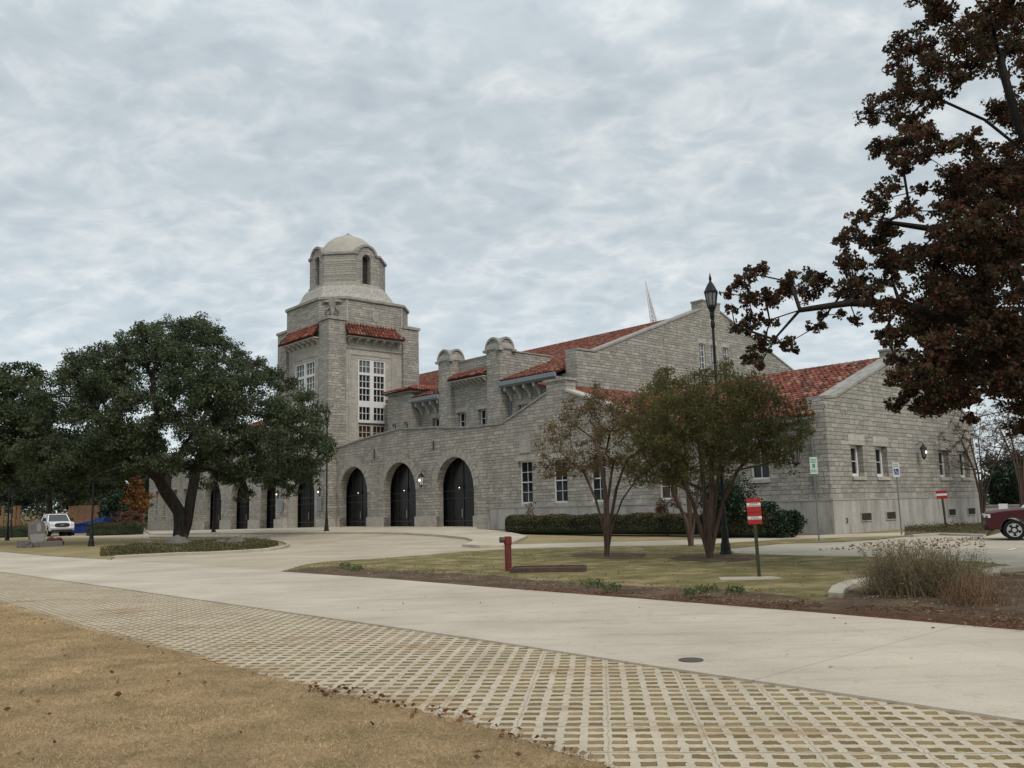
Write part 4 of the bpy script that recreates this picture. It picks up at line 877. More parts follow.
# ------------------------------------------------------------------ trees
def skeleton(blobs, trunk, jitter=.14):
    """blobs: list of (xyz, r); trunk: list of point lists (each a stem, from the ground up). Returns nodes, parents"""
    nodes = []; par = []
    for st in trunk:
        prev = -1
        for k, p in enumerate(st):
            if k == 0 and nodes and np.allclose(p, nodes[0]): prev = 0; continue
            nodes.append(np.array(p, float)); par.append(prev); prev = len(nodes)-1
    conn = list(range(1, len(nodes))) if len(nodes) > 1 else [0]
    hub = np.mean([nodes[i] for i in conn], 0); base = nodes[0]
    dist = {i: np.linalg.norm(nodes[i]-base) for i in range(len(nodes))}
    order = sorted(range(len(blobs)), key=lambda i: min(np.linalg.norm(blobs[i][0]-nodes[j]) for j in conn))
    bn = {}
    for i in order:
        P = np.array(blobs[i][0]); arr = np.array([nodes[j] for j in conn]); d = np.linalg.norm(arr-P, axis=1); cost = d+.25*np.array([dist[j] for j in conn])+np.maximum(0, arr[:, 2]-P[2])*.35
        k = conn[int(np.argmin(cost))]; A = nodes[k]; L = np.linalg.norm(P-A); n = max(1, int(L/.9)); prev = k
        s = np.cross(P-A, [0, 0, 1.]); s = s/(np.linalg.norm(s)+1e-6); bow = RNG.normal()*.12*L
        for q in range(1, n+1):
            t = q/n; pt = A+(P-A)*t+s*bow*math.sin(math.pi*t)+np.array([0, 0, 1])*L*.10*math.sin(math.pi*t)+(RNG.normal(size=3)*jitter*min(L, 2)*.25 if q < n else 0)
            nodes.append(pt); par.append(prev); dist[len(nodes)-1] = dist[prev]+np.linalg.norm(pt-nodes[prev]); prev = len(nodes)-1; conn.append(prev)
        bn[i] = prev
    return nodes, par, bn
def wood(name, nodes, par, r0, mat, parent, origin, rmin=.018, expo=.46, flare=1.35, sides=7, extra=None):
    n = len(nodes); cnt = np.ones(n)
    for i in range(n-1, 0, -1):
        if par[i] >= 0: cnt[par[i]] += cnt[i]
    R = r0*(cnt/cnt[0])**expo; R = np.maximum(R, rmin); R[0] *= flare; m = MB()
    kids = {}
    for i in range(n): kids.setdefault(par[i], []).append(i)
    starts = [i for i in range(n) if par[i] >= 0 and (len(kids[par[i]]) > 1 and i != max(kids[par[i]], key=lambda j: cnt[j]) or par[i] == 0)]
    starts += [i for i in range(n) if par[i] == 0]
    for s_ in set(starts):
        ch_ = [par[s_], s_]
        while kids.get(ch_[-1]): ch_.append(max(kids[ch_[-1]], key=lambda j: cnt[j]))
        rr = [min(R[ch_[0]], R[s_]*1.25)]+[R[j] for j in ch_[1:]]
        m.tube([nodes[j]-origin for j in ch_], rr, sides if R[s_] > .05 else 4, caps=False)
    if extra:
        for pts, rr in extra: m.tube([p-origin for p in pts], rr, 3, caps=False)
    return m.build(name, mat, parent, smooth=True)
def tree(name, label, cat, base, blobs, trunk, r0, leaf, lsize, dens, barkm, sub=8, subr=.42, group=None, rmin=.018, expo=.46, flare=1.35, twigs=True, jitter=.14, aspect=.55, twigr=.012):
    base = np.array(base, float); root = empty(name, base, 0, label, cat, group)
    nodes, par, bn = skeleton(blobs, trunk, jitter); ex = []; LP_ = []
    for i, (c, r) in enumerate(blobs):
        c = np.array(c, float)
        for k in range(sub):
            d = RNG.normal(size=3); d /= np.linalg.norm(d); d[2] *= .8; e = c+d*r*RNG.uniform(.35, 1.0)
            if twigs:
                m1 = c+(e-c)*.35+RNG.normal(size=3)*r*.13; m2 = c+(e-c)*.7+RNG.normal(size=3)*r*.13; ex.append(([nodes[bn[i]], m1, m2, e], [twigr*1.5, twigr*1.1, twigr*.8, twigr*.4]))
            n = max(3, int(dens*r*r*RNG.uniform(.5, 1.4)/sub)); q = RNG.normal(size=(n, 3)); q /= np.linalg.norm(q, axis=1)[:, None]; q *= (RNG.uniform(0, 1, n)**.45*r*subr)[:, None]; q[:, 2] *= .75
            LP_.append(e+q)
    wood('trunk', nodes, par, r0, barkm, root, base, rmin, expo, flare, extra=ex)
    if leaf: leaves('crown', np.concatenate(LP_), lsize, leaf, root, base, aspect)
    return root
def inpoly(x, y, ps):
    c = False; j = len(ps)-1
    for i in range(len(ps)):
        xi, yi = ps[i]; xj, yj = ps[j]
        if (yi > y) != (yj > y) and x < (xj-xi)*(y-yi)/(yj-yi)+xi: c = not c
        j = i
    return c
def crown_blobs(poly, n, D, depth, rmin, rmax, pxm, minsep=.75):
    """fills the crown volume whose outline is this polygon (pixels) at distance D"""
    xs = [p[0] for p in poly]; ys = [p[1] for p in poly]; cx_, cy_ = (min(xs)+max(xs))/2, (min(ys)+max(ys))/2; hx, hy = (max(xs)-min(xs))/2, (max(ys)-min(ys))/2
    out = []; tries = 0
    while len(out) < n and tries < n*60:
        tries += 1; x, y = random.uniform(min(xs), max(xs)), random.uniform(min(ys), max(ys)); r = random.uniform(rmin, rmax)
        if not all(inpoly(x+dx*r*pxm*.75, y+dy*r*pxm*.75, poly) for dx, dy in ((1, 0), (-1, 0), (0, 1), (0, -1))): continue
        e = 1-((x-cx_)/hx)**2-((y-cy_)/hy)**2*.8; dz = depth*math.sqrt(max(e, .02))*random.choice((-1, 1))*random.uniform(.1, 1)**.5
        P = at_dist(x, y, D+dz)
        if all(np.linalg.norm(P-q[0]) > minsep*(r+q[1])*.6 for q in out): out.append((P, r))
    return out
def at_base(px, py): g = G(px, py); return g, math.hypot(g[0], g[1])

# the big live oak
b, D = at_base(180, 541.5); pxm = F/D
poly = [(12, 470), (16, 415), (40, 380), (70, 358), (72, 342), (118, 340), (142, 318), (170, 308), (202, 311), (226, 334), (242, 346), (266, 360), (296, 377), (318, 394), (334, 420), (340, 450), (330, 482), (300, 502), (268, 494), (244, 506), (215, 496), (168, 480), (130, 486), (105, 494), (60, 504), (26, 494)]
bl = crown_blobs(poly, 290, D, 8.5, .6, 1.2, pxm, .52)
bl += [(at_dist(x, y, D+random.uniform(-2.5, 2.5)), .8) for x, y in ((88, 360), (100, 353), (112, 350), (124, 347), (137, 341), (150, 334), (124, 362), (105, 368), (213, 333), (228, 344), (240, 352), (254, 362), (272, 372), (240, 366), (290, 384), (70, 372), (60, 385))]
up = at_dist(182, 508, D); l1 = at_dist(158, 478, D-1); l2 = at_dist(196, 470, D+.6); l3 = at_dist(178, 480, D+1.0)
tree('live_oak', 'broad dark green live oak with a forked trunk on the plaza island', 'tree', b, bl, [[b, at_dist(179, 528, D), up, at_dist(170, 494, D-.4), l1, at_dist(135, 462, D-1.6)], [b, at_dist(188, 523, D+.1), at_dist(191, 498, D+.2), l2, at_dist(205, 440, D+.8)], [up, l3]] if False else
     [[b, at_dist(180, 528, D), at_dist(179, 512, D), at_dist(166, 492, D-.4), l1, at_dist(136, 462, D-1.6)], [b, at_dist(187, 524, D+.1), at_dist(191, 498, D+.2), l2, at_dist(205, 440, D+.8)]],
     .5, 'leaf_live_oak', .16, 760, 'bark_oak', sub=10, subr=.5, rmin=.025, expo=.46, flare=1.35, twigr=.018)
# trees further left and behind
def back_tree(name, label, poly, basepx, D, n, leaf, cat='tree', size=.3, dens=170, r0=.28, depth=4, rr=(1.0, 2.0), group='trees behind the lawn', bk='bark_oak', flr=1.3):
    b = at_dist(basepx[0], basepx[1], D); b[2] = gz(b[0], b[1])-.05; pxm = F/D
    bl = crown_blobs(poly, n, D, depth, rr[0], rr[1], pxm, .7); cy_ = sum(p[1] for p in poly)/len(poly)
    lo = max(p[1] for p in poly)
    return tree(name, label, cat, b, bl, [[b, at_dist(basepx[0], (basepx[1]*.5+lo*.5), D), at_dist(basepx[0], lo-6, D)]], r0, leaf, size, dens, bk, sub=6, subr=.5, rmin=.04, group=group, flare=flr, twigr=.03)
back_tree('oak_tree', 'dark green tree cut by the left edge of the photo, top twigs against the sky', [(-70, 470), (-60, 400), (-30, 372), (5, 360), (30, 362), (48, 378), (60, 400), (62, 440), (50, 480), (20, 492), (-40, 488)], (-18, 536), 66, 60, 'leaf_live_oak', size=.24, dens=330, depth=5)
back_tree('oak_tree', 'low dark green tree behind the white pickup, under the live oak crown', [(-10, 500), (0, 455), (40, 425), (95, 420), (135, 440), (142, 475), (125, 500), (60, 506)], (49, 531), 104, 60, 'leaf_far', size=.34, depth=6)
back_tree('oak_tree', 'wide dark tree filling the gap between the pickup and the depot end', [(70, 495), (80, 440), (120, 415), (160, 430), (185, 470), (175, 500), (120, 505)], (126, 528), 128, 45, 'leaf_far', size=.38, depth=7)
back_tree('oak_tree', 'farthest dark tree mass low behind the timber posts at the left', [(-90, 522), (-80, 470), (-20, 455), (40, 462), (66, 485), (64, 506), (20, 512), (-30, 524)], (-30, 528), 150, 55, 'leaf_far', size=.42, depth=6, rr=(1.4, 2.4))
back_tree('oak_tree', 'olive green tree far behind the board fence', [(40, 505), (60, 480), (110, 478), (150, 492), (152, 518), (105, 522), (70, 512)], (98, 526), 150, 40, 'leaf_ground', size=.4, depth=4, rr=(1.2, 2.0))
back_tree('evergreen_shrub', 'tall dark evergreen shrub beside the blue skip', [(98, 528), (100, 505), (110, 488), (122, 492), (127, 510), (126, 528)], (113, 531.5), 96, 22, 'leaf_camellia', cat='shrub', size=.28, dens=300, r0=.1, depth=1, rr=(.6, 1.1))
back_tree('autumn_tree', 'orange leaved tree against the left end of the depot', [(118, 524), (120, 490), (130, 470), (143, 478), (147, 500), (146, 524)], (134, 531), 104, 26, 'leaf_orange', size=.28, dens=230, r0=.12, depth=2, rr=(.7, 1.3))
back_tree('red_shrub', 'dark red bare looking shrub below the orange leaved tree', [(112, 529), (114, 514), (128, 508), (144, 512), (146, 529)], (131, 531.5), 92, 18, 'leaf_nandina', cat='shrub', size=.22, dens=200, r0=.05, depth=1, rr=(.5, .8), bk='bark_bare')
back_tree('evergreen_tree', 'dark glossy evergreen tree beyond the right end of the depot', [(980, 508), (978, 478), (990, 455), (1020, 448), (1060, 470), (1060, 505), (1010, 511)], (1018, 520), 76, 40, 'leaf_camellia', size=.22, dens=300, depth=3, rr=(.8, 1.5))

def woods(name, label, x0, x1, D0, D1, hpx, n, mat):
    P = []
    for _ in range(n//40):
        x = random.uniform(x0, x1); d = random.uniform(D0, D1); g = at_dist(x, 500, d); g[2] = -.3; hh = random.uniform(.5, 1)*hpx/F*d; c = g+np.array([0, 0, random.uniform(0, hh)]); P.append(c+RNG.normal(size=(40, 3))*[1.1, 1.1, .8])
    P = np.concatenate(P); P[:, 2] = np.maximum(P[:, 2], -.2); return tag(leaves(name, P, .5, mat), label, 'woodland', kind='stuff')
woods('distant_woods', 'dark belt of woodland far beyond the drive on the left', -330, 190, 165, 200, 46, 60000, 'leaf_far')
woods('scrub', 'brownish scrub and dry plants beyond the drive on the left', -200, 150, 120, 140, 13, 9000, 'twig_dry')
woods('distant_woods', 'dark belt of trees far beyond the car park on the right', 990, 1500, 120, 150, 50, 30000, 'leaf_far')
# red oak on the right, trunk outside the frame
g = G(1165, 574); D = math.hypot(g[0], g[1]); pxm = F/D; RB = []
Z1 = [(800, 50, 50), (860, 110, 45), (930, 60, 55), (1000, 50, 45), (690, 150, 48), (740, 200, 48), (860, 190, 42), (970, 150, 50), (590, 320, 30), (650, 290, 42), (700, 330, 34), (760, 280, 36), (640, 430, 36), (700, 400, 42), (720, 370, 34), (660, 460, 26), (780, 400, 34), (880, 420, 38), (970, 300, 42), (1000, 370, 45), (650, 530, 27), (610, 570, 30), (560, 620, 26), (530, 680, 30), (600, 690, 26), (640, 650, 30), (700, 600, 28), (790, 600, 27), (730, 540, 18), (780, 650, 26), (900, 520, 55), (960, 470, 55), (1000, 550, 55), (880, 620, 55), (960, 650, 60), (860, 700, 55), (940, 740, 55), (1010, 700, 55), (640, 740, 32), (530, 740, 28), (700, 740, 35), (780, 720, 35), (700, 250, 30), (820, 240, 30), (750, 140, 25), (900, 120, 35), (680, 480, 20), (740, 440, 30)]
for X, Y, r in Z1: RB.append((664+X/2.844, Y/2.844, r/2.844))
Z2 = [(30, 160, 30), (70, 140, 22), (20, 250, 38), (80, 260, 38), (60, 320, 20), (-30, 190, 26), (-45, 290, 20), (-60, 230, 22), (170, 190, 38), (150, 220, 30), (240, 170, 30), (290, 190, 34), (230, 230, 34), (370, 110, 26), (400, 170, 42), (430, 220, 42), (360, 230, 30), (470, 240, 34), (360, 25, 26), (430, 30, 22), (520, 20, 34), (520, 120, 34), (540, 180, 30), (600, 110, 30), (640, 80, 34), (700, 130, 55), (680, 220, 44), (560, 270, 44), (640, 290, 45), (740, 280, 55), (600, 330, 45), (500, 310, 34), (510, 380, 26), (570, 390, 38), (660, 360, 55), (760, 360, 55), (850, 80, 70), (950, 60, 60), (850, 200, 60), (980, 220, 42), (800, 420, 70), (700, 440, 60), (920, 380, 50), (1000, 440, 45), (590, 480, 42), (660, 520, 50), (760, 520, 60), (880, 500, 50), (980, 560, 42), (560, 540, 34), (620, 590, 42), (560, 640, 30), (640, 640, 34), (720, 610, 42), (820, 600, 34), (1000, 640, 40), (1010, 720, 34), (830, 690, 20), (150, 420, 20), (180, 440, 16), (60, 440, 30), (20, 470, 26), (110, 400, 16), (60, 490, 20), (290, 310, 16), (270, 350, 24), (350, 310, 16), (410, 330, 20)]
for X, Y, r in Z2: RB.append((744+X/3.657, 230+Y/3.657, r/3.657))
for x, y, r in ((735, 326, 7), (748, 331, 6), (762, 338, 6), (752, 318, 8), (770, 322, 6), (790, 342, 5)): RB.append((x, y, r))
for _ in range(70): RB.append((random.uniform(1030, 1400), random.uniform(-160, 440), random.uniform(14, 24)))
for _ in range(14): RB.append((random.uniform(900, 1030), random.uniform(-120, -12), random.uniform(14, 20)))
for _ in range(30): RB.append((random.uniform(945, 1045), random.uniform(170, 400), random.uniform(11, 17)))
for _ in range(12): RB.append((random.uniform(925, 1030), random.uniform(300, 395), random.uniform(11, 16)))
bl = []
for (x, y, r) in RB:
    off = (x-1165)/435; dep = 3.6*math.sqrt(max(.05, 1-min(1, off*off))); dz = random.uniform(-1, 1)*dep-1.3*max(0, (900-x)/200)
    d_ = D+dz; bl.append((at_dist(x, y, d_), r/F*d_*1.42))
rt = g; T = [rt, at_dist(1163, 500, D), at_dist(1160, 430, D), at_dist(1150, 380, D), at_dist(1130, 300, D), at_dist(1110, 200, D), at_dist(1090, 100, D), at_dist(1075, 10, D)]
T2 = [rt, at_dist(1168, 490, D+.1), at_dist(1160, 415, D), at_dist(1100, 385, D-.2), at_dist(1030, 350, D-.5), at_dist(960, 320, D-.8), at_dist(900, 304, D-1.2), at_dist(850, 303, D-1.8), at_dist(800, 310, D-2.2), at_dist(748, 327, D-2.6)]
T3 = [rt, at_dist(1165, 480, D-.1), at_dist(1140, 350, D), at_dist(1080, 210, D-.3), at_dist(1020, 130, D-.6), at_dist(1000, 60, D-.6)]
T4 = [rt, at_dist(1164, 470, D), at_dist(1145, 330, D+.1), at_dist(1060, 180, D+.3), at_dist(985, 120, D+.2), at_dist(930, 95, D), at_dist(890, 90, D-.3)]
T5 = [rt, at_dist(1164, 475, D), at_dist(1140, 400, D+.2), at_dist(1060, 330, D), at_dist(1000, 260, D-.4), at_dist(940, 230, D-.8), at_dist(885, 222, D-1.1)]
tree('red_oak', 'large oak with rusty brown autumn leaves reaching in from the right edge', 'tree', rt, bl, [T, T2, T3, T4, T5], .36, 'leaf_red_oak', .10, 3300, 'bark_red_oak', sub=15, subr=.36, rmin=.012, expo=.66, flare=1.3, twigr=.006, aspect=.62, jitter=.55)

# crepe myrtles
def myrtle(label, bpx, stems, poly, n, depth, leaf, dens, ls, rr, r0, bk='bark_myrtle', group='crepe myrtle trees on the lawn', rm=.009, sub=7, name='crepe_myrtle', upr=12, D=None, extra_tw=0):
    if D is None: b, D = at_base(*bpx)
    else: b = at_dist(*bpx, D); b[2] = gz(b[0], b[1])
    bl = crown_blobs(poly, n, D, depth, *rr, F/D, .55)
    for _ in range(extra_tw):
        while True:
            x, y = random.uniform(min(p[0] for p in poly), max(p[0] for p in poly)), random.uniform(min(p[1] for p in poly), max(p[1] for p in poly))
            if inpoly(x, y, poly): break
        bl.append((at_dist(x, y, D+random.uniform(-depth, depth)), .12))
    st = [[b]+[at_dist(x, y, D+dd*(k+1)/len(pts)) for k, (x, y) in enumerate(pts)] for pts, dd in stems]
    return tree(name, label, 'tree', b, bl, st, r0, leaf, ls, dens, bk, sub=sub, subr=.62, group=group, rmin=rm, expo=.60, flare=1.15, twigr=.006, jitter=.2)
myrtle('smaller crepe myrtle with thin brown red leaves, nearest the red standpipe', (607, 558), [([(604, 530), (596, 500), (583, 470)], -.6), ([(606, 525), (605, 490), (600, 455)], .4), ([(610, 525), (616, 490), (626, 460)], .2), ([(612, 528), (622, 500), (636, 480)], -.5), ([(608, 528), (608, 500), (612, 470)], -.8)],
    [(532, 470), (534, 440), (545, 418), (565, 398), (590, 384), (620, 378), (650, 392), (668, 420), (668, 460), (650, 490), (625, 484), (600, 478), (572, 480), (550, 484)], 90, 1.7, 'leaf_myrtle_red', 1300, .07, (.22, .42), .13, extra_tw=60)
myrtle('largest crepe myrtle with olive green crown, in front of the tall street lamp', (710, 559), [([(701, 530), (692, 500), (676, 470), (660, 445)], -.6), ([(706, 528), (704, 490), (700, 450), (690, 410)], .5), ([(712, 528), (716, 490), (722, 455), (735, 425)], .1), ([(716, 530), (724, 500), (738, 470), (760, 445)], -.5), ([(709, 530), (711, 500), (712, 460), (715, 420)], -.9)],
    [(628, 470), (624, 430), (634, 400), (650, 378), (662, 350), (676, 372), (705, 360), (735, 358), (762, 368), (790, 390), (812, 415), (818, 440), (800, 455), (806, 478), (786, 474), (760, 470), (735, 480), (700, 486), (660, 488)], 190, 2.0, 'leaf_myrtle', 1350, .08, (.26, .48), .17, extra_tw=40)
myrtle('crepe myrtle standing behind the largest one, crowns merging', (691, 546.5), [([(686, 520), (672, 490), (660, 470)], -.6), ([(690, 518), (688, 490), (684, 460)], .4), ([(694, 520), (698, 490), (705, 460)], .2)],
    [(608, 470), (604, 430), (618, 396), (645, 378), (680, 370), (712, 380), (735, 420), (738, 470), (700, 490), (650, 492), (620, 488)], 100, 2.0, 'leaf_myrtle', 1100, .085, (.28, .5), .14, extra_tw=20)
BX, BY, DB = 983, 525, 55.5
def bare(label, x0, y0, D, spread, n, top):
    st = []; bl = []
    for k in range(6):
        s = (k-2.5)/2.5; st.append(([(x0+s*3, y0-30), (x0+s*9, y0-55), (x0+s*22, y0-85)], random.uniform(-1, 1)))
    poly = [(x0-spread, top+22), (x0-spread*.85, top), (x0-spread*.3, top-22), (x0+spread*.3, top-22), (x0+spread*.7, top+4), (x0+spread*.8, top+30), (x0+spread*.5, y0-58), (x0, y0-50), (x0-spread*.40, y0-56), (x0-spread*.7, top+44)]
    return myrtle(label, (x0, y0), st, poly, n, 2.2, None, 0, .1, (.35, .7), .13, bk='bark_bare', group='bare crepe myrtles by the depot end', rm=.010, sub=12, D=D, name='bare_tree', extra_tw=190)
bare('bare grey brown crepe myrtle in front of the right end of the depot', BX, BY, DB, 84, 150, 418)
bare('bare crepe myrtle at the right edge behind the maroon car', 1022, 514, 54, 55, 110, 425)

# ------------------------------------------------------------------ hedges and shrubs
def poly_fill(n, pts2):
    P = np.array(pts2)[:, :2]; lo = P.min(0); hi = P.max(0); out = []
    X = RNG.uniform(lo[0], hi[0], n*3); Y = RNG.uniform(lo[1], hi[1], n*3); c = np.zeros(len(X), bool); j = len(P)-1
    for i in range(len(P)):
        xi, yi = P[i]; xj, yj = P[j]; c ^= ((yi > Y) != (yj > Y)) & (X < (xj-xi)*(Y-yi)/(yj-yi+1e-12)+xi); j = i
    X = X[c][:n]; Y = Y[c][:n]; Z = gz(X, Y) if len(X) else X; return np.stack([X, Y, Z], 1)
def hedge(label, p, q, w, h, n, name='hedge'):
    p = np.array(p); q = np.array(q); d = q-p; L = np.linalg.norm(d[:2]); d[2] = 0; d /= L; s = np.array([-d[1], d[0], 0]); root = empty(name, p, 0, label, 'hedge', 'clipped hedges below the depot wall')
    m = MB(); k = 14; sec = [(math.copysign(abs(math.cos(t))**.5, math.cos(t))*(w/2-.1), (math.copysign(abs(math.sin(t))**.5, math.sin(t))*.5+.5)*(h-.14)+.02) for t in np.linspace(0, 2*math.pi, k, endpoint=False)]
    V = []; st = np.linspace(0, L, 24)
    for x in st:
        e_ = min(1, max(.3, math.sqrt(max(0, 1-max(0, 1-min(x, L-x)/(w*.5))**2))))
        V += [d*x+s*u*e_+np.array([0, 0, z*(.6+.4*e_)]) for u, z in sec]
    m.add(V, [(i*k+j, i*k+(j+1) % k, (i+1)*k+(j+1) % k, (i+1)*k+j) for i in range(23) for j in range(k)]+[tuple(range(k)), tuple(23*k+j for j in range(k))]); m.build('stems', 'leaf_camellia', root)  # solid dark core under the leaves, its colour stands for inner shade
    x = RNG.uniform(0, L, n); t = RNG.uniform(-.25, math.pi+.25, n); dist = np.minimum(x, L-x); e_ = np.sqrt(np.maximum(0, 1-np.maximum(0, 1-dist/(w*.5))**2)); e_ = np.maximum(e_, .25)
    cu = np.sign(np.cos(t))*np.abs(np.cos(t))**.5; cz = np.maximum(np.sin(t), -.3); cz = np.sign(cz)*np.abs(cz)**.5
    wob = 1+.05*np.sin(x*2.1)+.03*np.sin(x*5.7+t*3)+RNG.normal(size=n)*.03
    u = cu*w/2*e_*wob; z = (cz*.5+.5)*h*wob*(.55+.45*e_)
    ends = RNG.uniform(size=n) < .1
    P = p+d*x[:, None]+s*u[:, None]+np.array([0, 0, 1.])*np.maximum(.03, z)[:, None]
    leaves('foliage', P, .085, 'leaf_hedge', root, p, .6); return root
hp, hq = G(506, 533.5), G(692, 536.2)
hedge('long low clipped hedge running along the depot wall under the tall windows', G(509, 534), G(700, 537.0), 1.3, .98, 42000)
hedge('shorter clipped hedge with a rounded end behind the striped red sign', G(702, 538), G(781, 538.5), 1.5, 1.12, 18000)
def shrub(name, label, px, D, rw, rh, leaf, n, ls, bk='bark_oak', group='shrubs against the depot wall', lobes=9):
    b = at_dist(*px, D); b[2] = gz(b[0], b[1]); root = empty(name, b, 0, label, 'shrub', group); bl = []; P = []; m = MB()
    for k in range(lobes):
        c = np.array([random.uniform(-.55, .55)*rw, random.uniform(-.5, .5)*rw, random.uniform(.25, .85)*rh]); r = random.uniform(.3, .48)*min(rw, rh)
        q = RNG.normal(size=(n//lobes, 3)); q /= np.linalg.norm(q, axis=1)[:, None]; P.append(c+q*(r*RNG.uniform(.55, 1.1, len(q)))[:, None])
        m.tube([(0, 0, 0), c*.5+np.array([.05, 0, 0]), c, c+(0, 0, r)], [.03, .02, .012, .005], 5)
    P = np.concatenate(P); P[:, 2] = np.maximum(P[:, 2], .03); m.build('stems', bk, root); leaves('foliage', P, ls, leaf, root, (0, 0, 0)); return root
def wallD(px, py, off): g = G(px, py); return math.hypot(g[0], g[1])
shrub('camellia', 'tall dark glossy shrub behind the lamp post and hedge', (722, 533), 40.5, 1.7, 2.9, 'leaf_camellia', 9000, .12, lobes=12)
shrub('camellia', 'dark glossy shrub right of the hedge end, against the wall corner', (775, 533), 40, 1.25, 1.7, 'leaf_camellia', 6500, .12)
shrub('camellia', 'lowest dark shrub beside the wall, right of the red striped sign', (791, 533), 39.8, .8, 1.25, 'leaf_camellia', 3000, .11)
shrub('nandina', 'thin reddish shrub behind the long hedge near the fourth window', (668, 532), 45.0, .75, 2.0, 'leaf_nandina', 2300, .10, 'bark_bare')
shrub('nandina', 'small reddish shrub behind the hedge under the first window', (531, 531), 52.5, .6, 2.1, 'leaf_nandina', 300, .11, 'bark_bare')
# low hedge at far left
hedge('low dark hedge beside the blue skip at the far end of the drive', at_dist(88, 533, 88)*[1, 1, 0]+[0, 0, -.2], at_dist(142, 532, 86)*[1, 1, 0]+[0, 0, -.2], 2.2, 1.3, 9000)
hedge('low olive hedge at the left edge beyond the drive', at_dist(-20, 530, 92)*[1, 1, 0]+[0, 0, -.2], at_dist(30, 530, 90)*[1, 1, 0]+[0, 0, -.2], 1.5, 1.2, 4000)

# dry bush near the road, right
b = G(925, 600); root = empty('dry_bush', b, 0, 'big wispy half dry bush in the mulch bed beside the road', 'bush'); m = MB(); tips = []
rt3 = [G(x, 597)-b for x in (880, 893, 905, 918, 930, 942, 955, 968)]
for k in range(640):
    o_ = random.choice(rt3)+np.array([random.uniform(-.12, .12), random.uniform(-.45, .45), 0]); h_ = random.uniform(.25, .92)*(1-.25*abs((o_[0])/1.2)); an = random.uniform(0, 2*math.pi); l = random.uniform(.05, .42)+.12*(o_[0] < -.5)
    mid = o_+np.array([math.cos(an)*l*.35, math.sin(an)*l*.35, h_*.55]); tip = o_+np.array([math.cos(an)*l, math.sin(an)*l, h_]); m.tube([o_, mid, tip], [.005, .004, .002], 3, caps=False)
    for q in range(3):
        t = random.uniform(.3, 1); s0 = o_+(tip-o_)*t; e_ = s0+np.array([random.uniform(-.1, .1), random.uniform(-.1, .1), random.uniform(.02, .14)]); m.tube([s0, e_], [.0028, .0015], 3, caps=False); tips += [e_, (s0+e_)/2, s0+(tip-s0)*random.random()]
m.build('stems', 'twig_dry', root); tp = np.array(tips); tp = np.concatenate([tp+RNG.normal(size=tp.shape)*.03 for _ in range(3)]); leaves('foliage', tp, .026, 'twig_dry', root, (0, 0, 0), .4)
b = G(985, 606); root = empty('dry_bush', b, 0, 'low rust coloured dead weeds right of the wispy bush', 'bush'); m = MB(); tips = []
for k in range(260):
    o_ = np.array([random.uniform(-.5, .32), random.uniform(-.3, .5), 0]); h_ = random.uniform(.15, .55)*(1-.4*abs(o_[0])); an = random.uniform(0, 2*math.pi); l = random.uniform(.03, .25); tip = o_+np.array([math.cos(an)*l, math.sin(an)*l, h_]); m.tube([o_, tip], [.004, .002], 3, caps=False); tips += [tip, (o_+tip)/2]
m.build('stems', 'needles', root); tp = np.array(tips); tp = np.concatenate([tp+RNG.normal(size=tp.shape)*.03 for _ in range(3)]); leaves('foliage', tp, .026, 'twig_dry', root, (0, 0, 0), .4)

# ------------------------------------------------------------------ ground cover
def px_poly(pts): return [G(*p) for p in pts]
Q = poly_fill(150000, px_poly([(-40, 595), (0, 601), (80, 625), (181, 650), (244, 668), (300, 682), (343, 693.5), (400, 704.5), (465.5, 719.8), (540, 744), (598, 761), (645, 778), (-40, 778)])); Q[:, 2] += .01
wt = RNG.uniform(size=len(Q)); tag(blades('dry_grass', Q, .021, .005, 'blade_dry', 1.1), 'short dormant straw coloured grass of the front lawn', 'grass', kind='stuff')
Q = poly_fill(70000, px_poly([(p[0], p[1]) for p in RL[:18] if p[0] < 1100]+px_poly([]) if False else px_poly([(290, 571), (331, 562.5), (426, 556), (504, 550.5), (600, 547.8), (686, 546.9), (729, 550.2), (784, 556), (877, 558.2), (970, 563), (985, 575), (940, 579), (885, 583), (850, 592), (780, 597), (720, 592), (600, 588), (500, 580), (391, 576)]))); Q[:, 2] += .03
tag(blades('lawn_grass', Q, .05, .014, 'blade_green', 1.0), 'greenish winter grass around the crepe myrtles', 'grass', kind='stuff')
